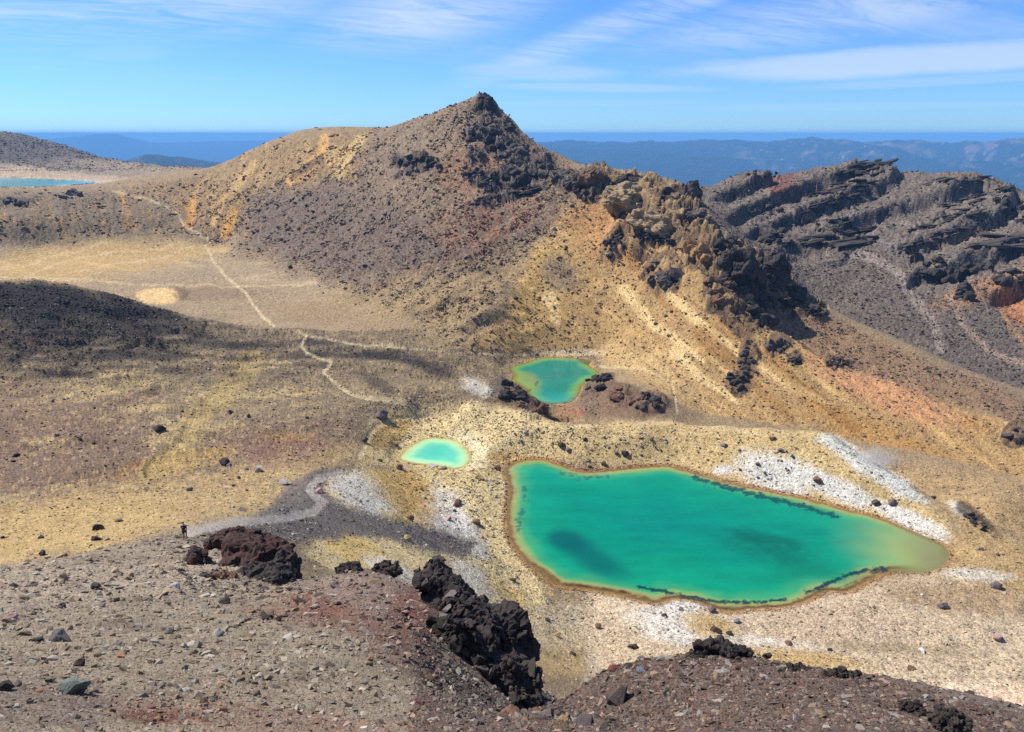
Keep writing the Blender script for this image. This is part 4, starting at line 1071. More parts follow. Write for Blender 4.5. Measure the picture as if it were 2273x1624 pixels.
# ------------------------------------------------------------------ the ground sheet, cut into the pieces of country it shows
P3 = np.stack([X, Y, Z], -1)
ci, ri = np.meshgrid(np.arange(NC - 1), np.arange(NR - 1), indexing='ij')
i00 = (ci * NR + ri).ravel(); quads = np.stack([i00, i00 + NR, i00 + NR + 1, i00 + 1], 1)
fm = lambda A: (A[:-1, :-1] + A[1:, 1:]).ravel() / 2
fR, fA, fU, fV = fm(Rr), fm(VA), fm(U), fm(V)
reg = np.zeros(len(quads), int)                                   # 0 lake basin and crater floor
reg[fm(np.maximum(M_ridge, nr)) > 0.5] = 1; reg[(fR < 62)] = 1     # near slope
reg[(fm(np.maximum.reduce([M_scree, M_left, sh])) > 0.5) & (fR > 470)] = 2
reg[(fm(M_orange) > 0.5) & (reg == 0)] = 3
reg[((fm(M_wall) > 0.4) | ((fA > 0.22) & (fR > 600))) & (reg == 0)] = 4
reg[(fR > 1750) & (fA < 0)] = 5
reg[(fR > 1500) & (fA >= 0)] = 6
reg[(fR > 4000)] = 6
names = ["crater_floor", "ash_ridge", "mountain", "yellow_ridge", "crater_wall", "lake_hill", "distant_land"]
P3f, Cf = P3.reshape(-1, 3), C.reshape(-1, 3)
for k, nm in enumerate(names):
    f = quads[reg == k]
    if not len(f): continue
    used, inv = np.unique(f, return_inverse=True)
    o = link(nm, mesh_np(nm, P3f[used], inv.reshape(-1, 4), [M_GROUND], True, dict(soil=Cf[used])))
    put(o, kind='structure')
print("ground", round(time.time() - T0, 1))

# ------------------------------------------------------------------ water
def water_material(name, tint_rgb, rough=0.08):
    m, t, p = mat_new(name)
    at = t.nodes.new('ShaderNodeAttribute'); at.attribute_name = 'water'
    am = t.nodes.new('ShaderNodeAttribute'); am.attribute_name = 'murk'
    t.links.new(at.outputs['Color'], p.inputs['Base Color'])
    p.inputs['Roughness'].default_value = rough
    p.inputs['Specular IOR Level'].default_value = 0.3
    t.links.new(am.outputs['Fac'], p.inputs['Alpha'])
    tc = t.nodes.new('ShaderNodeTexCoord')
    n = noise_n(tc.outputs['Object'], 0.9, 5, 0.65)
    b = t.nodes.new('ShaderNodeBump'); b.inputs['Strength'].default_value = 0.35; b.inputs['Distance'].default_value = 0.16
    t.links.new(n.s, b.inputs['Height']); t.links.new(b.outputs[0], p.inputs['Normal'])
    return m


def lake(name, key, step, stops, label, dark=None, extra=None):
    """stops: (metres from shore, rgb, murk)"""
    pl_, z = LAKES[key]
    x0, y0 = pl_.min(0) - step; x1, y1 = pl_.max(0) + step
    gx, gy = np.arange(x0, x1, step), np.arange(y0, y1, step)
    gX, gY = np.meshgrid(gx, gy, indexing='ij')
    d, _ = sdist(gX, gY, pl_)
    nx, ny = gX.shape
    ii, jj = np.meshgrid(np.arange(nx - 1), np.arange(ny - 1), indexing='ij')
    a = (ii * ny + jj).ravel(); q = np.stack([a, a + ny, a + ny + 1, a + 1], 1)
    keep = (d.ravel()[q].max(1) > -step * 1.1)
    q = q[keep]
    w = fbm2(gX / 14, gY / 14, 4, 0.6); w2 = fbm2(gX / 3.5, gY / 3.5, 3, 0.6)
    uu, vv = project(gX, gY, np.full_like(gX, z))
    shal = np.zeros_like(gX)
    for (u, v, ru, rv, rot, k) in (extra or []):
        c, s = math.cos(R(rot)), math.sin(R(rot))
        e = np.hypot(((uu - u) * c + (vv - v) * s) / ru, (-(uu - u) * s + (vv - v) * c) / rv)
        shal = np.maximum(shal, k * sst(-e - 0.25 * w, -1.25, -0.4))
    dd = d * (1 + 0.38 * w) * (1 - shal) + np.minimum(d, 1.5) * 0.6 * w2
    ds = [s[0] for s in stops]
    col = np.stack([np.interp(dd, ds, [alb(*s[1], k=0.80)[i] for s in stops]) for i in range(3)], -1)
    murk = np.interp(dd, ds, [s[2] for s in stops])
    flow = fbm2(uu / 130 + 3, vv / 22, 4, 0.6); col = col * (1 + 0.24 * flow + 0.05 * w2)[..., None]
    for f in (dark or []):
        m, rgb, k = f(uu, vv, d, w, w2); m = np.clip(m, 0, 1) * k
        col = col * (1 - m[..., None]) + alb(*rgb) * m[..., None]; murk = np.maximum(murk, m)
    used, inv = np.unique(q, return_inverse=True)
    co = np.stack([gX, gY, np.full_like(gX, z)], -1).reshape(-1, 3)[used]
    me = mesh_np(name, co, inv.reshape(-1, 4), [water_material(name + "_water", None)], True, dict(water=col.reshape(-1, 3)[used]))
    am = me.attributes.new('murk', 'FLOAT', 'POINT'); am.data.foreach_set('value', murk.reshape(-1)[used].astype(np.float32))
    o = link(name, me); put(o, label, None, None, 'structure')
    return o


def spot(u, v, ru, rv, rot, rgb, k, soft=0.6, brk=0.5):
    def f(uu, vv, d, w, w2):
        c, s = math.cos(R(rot)), math.sin(R(rot))
        e = np.hypot(((uu - u) * c + (vv - v) * s) / ru, (-(uu - u) * s + (vv - v) * c) / rv) + brk * w + 0.3 * brk * w2
        return sst(-e, -1 - soft, -1 + soft), rgb, k
    return f


def weeds(path_pts, wid, rgb=(14, 62, 58), k=0.9, thr=-0.05):
    P = np.array(path_pts, float)
    def f(uu, vv, d, w, w2):
        best = np.full(uu.shape, 1e9)
        for i in range(len(P) - 1):
            ex, ey = P[i + 1] - P[i]
            t = np.clip(((uu - P[i, 0]) * ex + (vv - P[i, 1]) * ey) / (ex * ex + ey * ey), 0, 1)
            best = np.minimum(best, np.hypot(uu - P[i, 0] - t * ex, (vv - P[i, 1] - t * ey) * 1.6))
        br = fbm2(uu / 16.0, vv / 9.0, 4, 0.65)
        return sst(1.0 - best / (wid * 1.5) + 1.9 * (br - thr), 0.45, 0.95), rgb, k
    return f


DEEP = (0, 132, 102)
lake("emerald_lake", "big", 0.55,
     [(0.0, (112, 80, 56), 0.05), (1.4, (122, 92, 62), 0.4), (2.2, (168, 152, 92), 0.75), (3.6, (140, 164, 92), 0.92), (6.2, (62, 152, 98), 1.0), (11, (10, 142, 104), 1.0), (28, DEEP, 1.0), (60, (0, 124, 104), 1.0)],
     "large emerald green crater lake with yellow shallows and rust red rim",
     [spot(2040, 1232, 120, 52, 18, (150, 164, 92), 0.95, 0.9, 0.12), spot(2078, 1236, 60, 34, 25, (126, 108, 74), 0.6, 0.9, 0.12), spot(1262, 1202, 44, 24, 10, (0, 84, 78), 0.85, 0.5, 0.2), spot(1320, 1242, 78, 26, 28, (0, 90, 80), 0.8, 0.6, 0.3), spot(1740, 1235, 110, 26, 16, (2, 92, 70), 0.7, 0.7, 0.9), spot(1700, 1195, 80, 12, 12, (2, 92, 72), 0.7, 0.7, 0.9),
      spot(1780, 1265, 90, 20, -10, (8, 126, 92), 0.5, 0.8, 0.8), spot(1880, 1180, 70, 14, 20, (30, 150, 110), 0.4, 0.8, 0.6),
      weeds([(1545, 1060), (1570, 1068), (1600, 1078), (1650, 1090), (1720, 1108), (1780, 1124), (1850, 1144)], 9, (14, 70, 60), 0.9, -0.12), weeds([(1250, 1052), (1290, 1060), (1340, 1058)], 9, (40, 96, 76), 0.75, 0.0),
      weeds([(1167, 1080), (1160, 1120), (1150, 1180)], 9, (36, 100, 84), 0.8, 0.05), weeds([(1420, 1303), (1500, 1318), (1590, 1335), (1680, 1337), (1740, 1330)], 5, (10, 58, 56), 0.95, -0.2),
      weeds([(1790, 1315), (1830, 1300), (1870, 1280), (1910, 1268), (1960, 1262)], 7, (10, 54, 54), 0.95, -0.15), weeds([(1760, 1332), (1840, 1312), (1900, 1290)], 3, (60, 74, 40), 0.7, 0.0)],
     [(1215, 1275, 60, 14, 38, 0.5), (1330, 1306, 130, 9, 8, 0.5), (1990, 1262, 90, 12, -4, 0.5)])
lake("turquoise_pond", "small", 0.4,
     [(0.0, (216, 200, 128), 0.25), (1.5, (206, 216, 146), 0.8), (4.0, (166, 220, 160), 1.0), (8.0, (100, 198, 158), 1.0), (16, (80, 194, 160), 1.0)],
     "small milky turquoise pond with pale yellow margin above the big lake")
lake("green_lake", "mid", 0.6,
     [(0.0, (120, 96, 58), 0.2), (1.5, (150, 152, 70), 0.7), (4.0, (100, 166, 96), 0.95), (9, (14, 134, 112), 1.0), (25, (4, 128, 116), 1.0)],
     "middle green crater lake with yellow algae shelf behind the pale ridge",
     [spot(1165, 846, 34, 20, 20, (150, 156, 74), 0.65, 0.5, 0.3), spot(1240, 888, 40, 14, 0, (40, 160, 150), 0.6, 0.8, 0.3), spot(1300, 802, 22, 6, 20, (96, 80, 54), 0.8, 0.5, 0.2), spot(1296, 846, 14, 6, 0, (110, 160, 100), 0.6, 0.6, 0.3), weeds([(1172, 868), (1190, 855), (1196, 840)], 4, (50, 96, 60), 0.7, 0.0)])
lake("blue_lake", "blue", 6.0, [(0.0, (90, 190, 180), 0.95), (6, (24, 186, 196), 1.0), (60, (4, 180, 200), 1.0)], "sky blue lake far off below the brown hill")
print("water", round(time.time() - T0, 1))

# ------------------------------------------------------------------ where a thing stands: first ground met along a line of sight
_bu = np.clip((U / 4).astype(int), -1, 569) + 1; _bv = np.clip((V / 4).astype(int), -1, 406) + 1
inview = (U > -90) & (U < 2363) & (V > 150) & (V < 1700)
_order = np.lexsort((Rr.ravel(), (_bv * 600 + _bu).ravel()))
_key = (_bv * 600 + _bu).ravel()[_order]
_first = np.searchsorted(_key, np.arange(600 * 500))
_rf = Rr.ravel()
NEAREST = np.full(600 * 500, 1e9); _ok = _first < len(_key)
_ks = np.where(_ok, _key[np.minimum(_first, len(_key) - 1)], -1); _hit = _ks == np.arange(600 * 500)
NEAREST[_hit] = _rf[_order[_first[_hit]]]
SEEN = inview & (Rr <= NEAREST[_bv * 600 + _bu] * 1.04)


def ground_z(x, y):
    a, l = math.atan2(x, y), math.log(max(2.1, math.hypot(x, y)))
    c = int(np.clip(round(np.interp(a, colA, np.arange(NC))), 0, NC - 1))
    return float(np.interp(l, VL[c], Z[c]))


_Uf, _Vf = U.ravel(), V.ravel()


def stand(u, v, rmin=0, rmax=1e9):
    for w in (5, 10, 22, 48):
        b0, b1 = int(np.clip((u - w) // 4, -1, 569)) + 1, int(np.clip((u + w) // 4, -1, 569)) + 1
        ids = []
        for bv in range(int(np.clip((v - w) // 4, -1, 406)) + 1, int(np.clip((v + w) // 4, -1, 406)) + 2):
            i, j = np.searchsorted(_key, bv * 600 + b0), np.searchsorted(_key, bv * 600 + b1 + 1)
            ids.append(_order[i:j])
        ids = np.concatenate(ids)
        ids = ids[(np.abs(_Uf[ids] - u) < w) & (np.abs(_Vf[ids] - v) < w) & (_rf[ids] >= rmin) & (_rf[ids] <= rmax)]
        if len(ids): break
    else:
        return at_r(u, v, 100)
    rr = _rf[ids]
    d = np.hypot(_Uf[ids] - u, _Vf[ids] - v) + np.where(rr < rr.min() * 1.05, 0, 1e6)
    return at_r(u, v, float(rr[int(np.argmin(d))]))


def slant(p): return p.y * CP - p.z * SP


# ------------------------------------------------------------------ rock
def rock_material(name="rock", instanced=False):
    m, t, p = mat_new(name)
    if instanced:
        at = t.nodes.new('ShaderNodeAttribute'); at.attribute_type = 'INSTANCER'; at.attribute_name = 'stone_col'; src = at.outputs['Color']
        tc = t.nodes.new('ShaderNodeTexCoord'); vec = tc.outputs['Object']; sc = 1.6
    else:
        oi = t.nodes.new('ShaderNodeObjectInfo'); src = oi.outputs['Color']
        tc = t.nodes.new('ShaderNodeTexCoord'); vec = tc.outputs['Object']; sc = 2.2
    n1 = noise_n(vec, sc, 7, 0.72); n2 = noise_n(vec, sc * 6, 4, 0.7)
    f = (n1 - 0.5) * 1.5 + (n2 - 0.5) * 0.9 + 1.0
    mul = t.nodes.new('ShaderNodeVectorMath'); mul.operation = 'SCALE'
    t.links.new(src, mul.inputs[0]); t.links.new(E.op('MAXIMUM', f, 0.25).s, mul.inputs[3])
    t.links.new(mul.outputs[0], p.inputs['Base Color'])
    p.inputs['Roughness'].default_value = 0.9; p.inputs['Specular IOR Level'].default_value = 0.25
    if not instanced:
        b = t.nodes.new('ShaderNodeBump'); b.inputs['Strength'].default_value = 0.7; b.inputs['Distance'].default_value = 0.06
        n3 = noise_n(vec, sc * 3.0, 8, 0.75)
        t.links.new(n3.s, b.inputs['Height']); t.links.new(b.outputs[0], p.inputs['Normal'])
    return m


M_ROCK = rock_material("rock"); M_STONE = rock_material("loose_stone", True)
rnd = random.Random(11)


def hull_mesh(name, seed, n=16, squash=(1, 1, 1), rough=0.0, sub=0, mat=None):
    """angular stone: hull of scattered points, edges optionally broken up"""
    rr = random.Random(seed); bm = bmesh.new()
    for i in range(n):
        v = Vector((rr.gauss(0, 1), rr.gauss(0, 1), rr.gauss(0, 1))).normalized() * rr.uniform(0.78, 1.1)
        bm.verts.new((v.x * squash[0], v.y * squash[1], v.z * squash[2]))
    h = bmesh.ops.convex_hull(bm, input=bm.verts)
    bmesh.ops.delete(bm, geom=list({g for g in h['geom_interior'] + h['geom_unused'] if isinstance(g, bmesh.types.BMVert)}), context='VERTS')
    if sub:
        bmesh.ops.subdivide_edges(bm, edges=bm.edges, cuts=sub, use_grid_fill=True)
        bmesh.ops.triangulate(bm, faces=bm.faces)
        co = np.array([v.co for v in bm.verts])
        d = pn3(co * 2.1 + seed) * rough + pn3(co * 5.3 + seed) * rough * 0.5
        nrm = co / np.linalg.norm(co, axis=1)[:, None]
        co = co + nrm * d[:, None]
        for v, c in zip(bm.verts, co): v.co = c
    bmesh.ops.recalc_face_normals(bm, faces=bm.faces)
    me = bpy.data.meshes.new(name); bm.to_mesh(me); bm.free()
    me.materials.append(mat or M_ROCK)
    return me


_ico = {}


def ico(sub):
    if sub not in _ico:
        bm = bmesh.new(); bmesh.ops.create_icosphere(bm, subdivisions=sub, radius=1)
        _ico[sub] = (np.array([v.co for v in bm.verts]), np.array([[v.index for v in f.verts] for f in bm.faces])); bm.free()
    return _ico[sub]


def crag_mesh(name, seed, dims, sub=5, cells=60, block=0.22, rough=0.16, cut=0.10, beds=0.0, size=1.0):
    """jointed outcrop: an ellipsoid broken into blocks with cracks, then roughened"""
    r = np.random.default_rng(seed)
    co, fc = ico(sub)
    p = co * np.array(dims)
    unit = max(dims)
    lump = np.stack([pn3(co * 1.3 + seed), pn3(co * 1.3 + seed + 31), pn3(co * 1.3 + seed + 77)], 1)
    p = p * (1 + 0.42 * lump)
    q = p / unit
    S = r.uniform(-1.15, 1.15, (cells, 3)) * (np.array(dims) / unit) ; off = r.uniform(-1, 1, cells)
    qw = q + 0.10 * np.stack([pn3(q * 4 + 3), pn3(q * 4 + 13), pn3(q * 4 + 23)], 1)
    d = np.sqrt(((qw[:, None] - S[None]) ** 2).sum(-1)); o = np.partition(d, 1, axis=1); f1, f2 = o[:, 0], o[:, 1]
    cell = off[d.argmin(1)]
    n = co / np.array(dims) ; n /= np.linalg.norm(n, axis=1)[:, None]
    disp = block * cell - cut * np.exp(-(f2 - f1) / 0.045)
    fr = 1.0; am = rough
    for k in range(5):
        disp = disp + am * (0.42 - np.abs(pn3(q * (3.2 * fr) + 11 * k + seed))); fr *= 2.1; am *= 0.55
    if beds: disp = disp + beds * np.sign(np.sin(q[:, 2] * 26 + 3 * pn3(q * 2.0)))
    p = p + n * (disp * unit * 0.55)[:, None]
    return mesh_np(name, p, fc, [M_ROCK], False)


ROCKC = dict(black=alb(60, 53, 49), dark=alb(70, 62, 56), grey=alb(112, 104, 98), blue=alb(112, 116, 120), pale=alb(176, 170, 158), white=alb(216, 212, 204), pink=alb(178, 148, 132), red=alb(116, 70, 58), orange=alb(172, 128, 96),
             brown=alb(118, 90, 68), tan=alb(160, 136, 102), green=alb(116, 117, 113), ochre=alb(160, 122, 78), rust=alb(74, 52, 45), slate=alb(88, 80, 74))


def paint(o, c, j=0.0):
    c = ROCKC[c] if isinstance(c, str) else c
    o.color = (*[float(q * (1 + rnd.uniform(-j, j))) for q in c], 1)


def outcrop(u, v, w, h, col, label, seed, depth=0.8, rot=0.0, tilt=0.0, r=None, name="rock_outcrop", cat="outcrop", sink=0.0, **kw):
    p = at_r(u, v, r) if r else stand(u, v)
    k = slant(p) / F
    dims = (w * k / 2, w * k / 2 * depth, h * k / 2 * 1.05)
    o = link(name, crag_mesh(name, seed, dims, **kw))
    o.location = p + Vector((0, dims[1] * 0.25, -sink * h * k))
    o.rotation_euler = (0, R(tilt), R(rot))
    paint(o, col)
    return put(o, label, cat)


def cluster(u, v, w, h, col, label, seed, tilt=0.0, dens=1.0):
    """far outcrop: broken blocks standing shoulder to shoulder on the ground"""
    r = random.Random(seed)
    p0 = stand(u, v + h * 0.3)
    e = bpy.data.objects.new("rock_outcrop", None); COL.objects.link(e); e.location = p0
    put(e, label, "outcrop")
    ct, st = math.cos(R(tilt)), math.sin(R(tilt))
    b = max(7.0, min(h * 0.62, w * 0.4, 30))
    n = int(np.clip(dens * 2.4 * w * h / (b * b), 5, 26))
    for i in range(n):
        q, ang_ = math.sqrt(r.random()), r.uniform(0, 6.28)
        dx, dz = q * math.cos(ang_) * w / 2, q * math.sin(ang_) * h / 2 * 0.85
        p = stand(u + dx * ct - dz * st, v + dx * st + dz * ct); k = slant(p) / F
        if abs(math.log(p.length / p0.length)) > 0.12 and (i > 2 or len(e.children) > 2): continue
        o = link("block", r.choice(CBLOCK), e)
        sz = b * r.uniform(0.55, 1.25) * k / 2
        bed_ = tilt < -3 and w > 90; lng = 2.7 if bed_ else 1.0
        o.scale = (sz * r.uniform(0.9, 1.5) * lng, sz * r.uniform(0.8, 1.2), sz * r.uniform(0.75, 1.25) * (0.55 if bed_ else 1.0))
        o.location = p - p0 + Vector((0, 0, sz * 0.15)); o.rotation_euler = (R(r.uniform(-12, 12)), R(tilt * 0.6 + r.uniform(-10, 10)), r.uniform(-0.6, 0.6))
        c = ROCKC[col] * r.uniform(0.75, 1.2); o.color = (float(c[0]), float(c[1]), float(c[2]), 1)


CBLOCK = [hull_mesh("block", 700 + i, 15 + i % 6, (1, .9, .9), 0.16, 2) for i in range(10)]


# the two crags on the near slope, each with its pieces
def black_crag():
    e = bpy.data.objects.new("lava_crag", None); COL.objects.link(e)
    base = at_r(1060, 1520, 30); e.location = base
    put(e, "tall black lava crag with knobbly overhanging side rising beside the red gravel mound", "crag")
    def piece(nm, u, v, w, h, r, seed, col, depth=0.8, tilt=0, lab=None, **kw):
        p = at_r(u, v, r); k = slant(p) / F
        o = link(nm, crag_mesh(nm, seed, (w * k / 2, w * k / 2 * depth, h * k / 2), **kw), e)
        o.location = p - base; o.rotation_euler = (0, R(tilt), R(rnd.uniform(-20, 20))); paint(o, col)
        if lab: o['label'] = lab
        return o
    piece("main_block", 1075, 1440, 190, 200, 33, 3, "black", 0.9, 0, None, sub=6, cells=150, block=0.17, rough=0.22)
    piece("head", 968, 1290, 78, 86, 37, 5, "dark", 0.9, 0, "rounded knob at the top of the crag", sub=5, cells=60, block=0.14)
    piece("shoulder", 1010, 1350, 130, 120, 36, 7, "black", 0.9, 24, None, sub=6, cells=110, block=0.16, rough=0.2)
    piece("overhang", 1125, 1400, 90, 90, 34, 9, "black", 0.9, 30, None, sub=5, cells=80, block=0.18, rough=0.22)
    piece("foot", 1120, 1510, 190, 100, 30, 13, "black", 0.8, 22, None, sub=6, cells=120, block=0.18, rough=0.24)
    piece("foot", 1010, 1450, 130, 170, 30.5, 15, "black", 0.6, 10, None, sub=6, cells=120, block=0.17, rough=0.24)
    for i, (u, v) in enumerate([(992, 1350), (985, 1368), (978, 1384), (972, 1400), (950, 1412), (1000, 1318)]):
        p = at_r(u, v, 31.5 + 0.3 * (5 - i)); k = slant(p) / F
        o = link("slab", hull_mesh("slab", 90 + i, 14, (1.0, 0.8, 0.35)), e); o.location = p - base; o.scale = [rnd.uniform(13, 18) * k] * 3
        o.rotation_euler = (R(20), R(-25 + rnd.uniform(-12, 12)), R(rnd.uniform(-30, 30))); paint(o, "grey")
    return e


def red_crag():
    e = bpy.data.objects.new("lava_crag", None); COL.objects.link(e)
    base = at_r(540, 1300, 62); e.location = base
    put(e, "low dark red and black lava crag with a shadowed hollow just below the hiker", "crag")
    for nm, u, v, w, h, r, seed, col, dp, tl in [("main_block", 575, 1240, 150, 80, 68, 21, "rust", 1.0, 16), ("overhang", 632, 1262, 62, 80, 64, 23, "black", 0.9, 10), ("shoulder", 520, 1200, 70, 46, 76, 27, "rust", 0.9, 12), ("foot", 590, 1282, 120, 50, 62, 29, "black", 0.9, 0),
                                                   ("knob", 440, 1252, 62, 60, 68, 31, "black", 0.9, 0), ("knob", 480, 1200, 36, 30, 78, 33, "dark", 0.9, 0), ("foot", 480, 1290, 70, 40, 61, 35, "brown", 0.8, 0)]:
        p = at_r(u, v, r); k = slant(p) / F
        o = link(nm, crag_mesh(nm, seed, (w * k / 2, w * k / 2 * dp, h * k / 2), sub=5, cells=80, block=0.18, rough=0.22), e)
        o.location = p - base; o.rotation_euler = (0, R(tl), R(rnd.uniform(-20, 20))); paint(o, col)
    return e


def clinker(e, n, seed, lo, hi, cols):
    """broken lumps sticking to every piece of a crag"""
    r = random.Random(seed); pcs = [c for c in e.children if c.type == 'MESH' and c.name.split('.')[0] != 'slab']
    for i in range(n):
        q = r.choice(pcs); me = q.data; vtx = me.vertices[r.randrange(len(me.vertices))]
        co = q.rotation_euler.to_matrix() @ vtx.co
        if co.y > 0.5 * max(0.01, q.dimensions.y) or co.z < -0.45 * q.dimensions.z: continue
        o = link("clinker", r.choice(CBLOCK), e); o.location = q.location + co * 0.97
        z_ = r.uniform(lo, hi) * r.uniform(0.5, 1.0); o.scale = (z_ * r.uniform(.8, 1.4), z_, z_ * r.uniform(.6, 1.1)); o.rotation_euler = [r.uniform(0, 6.28) for _ in range(3)]
        c = ROCKC[r.choice(cols)] * r.uniform(0.7, 1.3); o.color = (float(c[0]), float(c[1]), float(c[2]), 1)


bpy.context.view_layer.update()
ea = black_crag(); eb = red_crag()
bpy.context.view_layer.update()
clinker(ea, 240, 5, 0.16, 0.55, ["black", "black", "dark", "slate"]); clinker(eb, 130, 6, 0.25, 0.8, ["black", "rust", "dark", "rust", "brown"])

for i, (u, v, w, h, c, lab, kw) in enumerate(OUT):
    kw = dict(kw); far_ = 'r' not in kw
    if far_ and 'sub' not in kw:
        cluster(u, v, w, h, c, lab, 100 + i, kw.get('tilt', 0)); continue
    sub = kw.pop('sub', 5 if w > 60 else 4)
    if not far_: sub = 6; kw.setdefault('block', 0.30); kw.setdefault('cut', 0.16); kw.setdefault('rough', 0.24); kw.setdefault('cells', 110)
    outcrop(u, v, w, h, c, lab, 100 + i, sub=sub, cells=kw.pop('cells', 70), **kw)
print("outcrops", round(time.time() - T0, 1))

# ------------------------------------------------------------------ boulders that can be picked out
BMESH = [hull_mesh("boulder", 300 + i, 18 + i % 5, (1, rnd.uniform(.7, .95), rnd.uniform(.6, .85)), 0.10, 2) for i in range(10)]
SLABM = [hull_mesh("boulder_slab", 340 + i, 14, (1, .75, .38), 0.07, 2) for i in range(4)]


def boulder(u, v, s, col, label, slab=False, group=None, tilt=None, hgt=1.0, name="boulder", rmin=0, rmax=1e9, rz=None):
    p = stand(u, v + s * 0.25, rmin, rmax); k = slant(p) / F
    o = link(name, rnd.choice(SLABM if slab else BMESH))
    sc = s * k / 2 * 1.05
    o.scale = (sc, sc, sc * hgt)
    o.location = p + Vector((0, 0, sc * (0.12 if slab else 0.30) * hgt))
    o.rotation_euler = (R(rnd.uniform(-14, 14)), R(rnd.uniform(-14, 14) if tilt is None else tilt), rz if rz is not None else rnd.uniform(0, 6.28))
    paint(o, col, 0.08)
    return put(o, label, "boulder" if s * k > 0.5 else "rock", group)


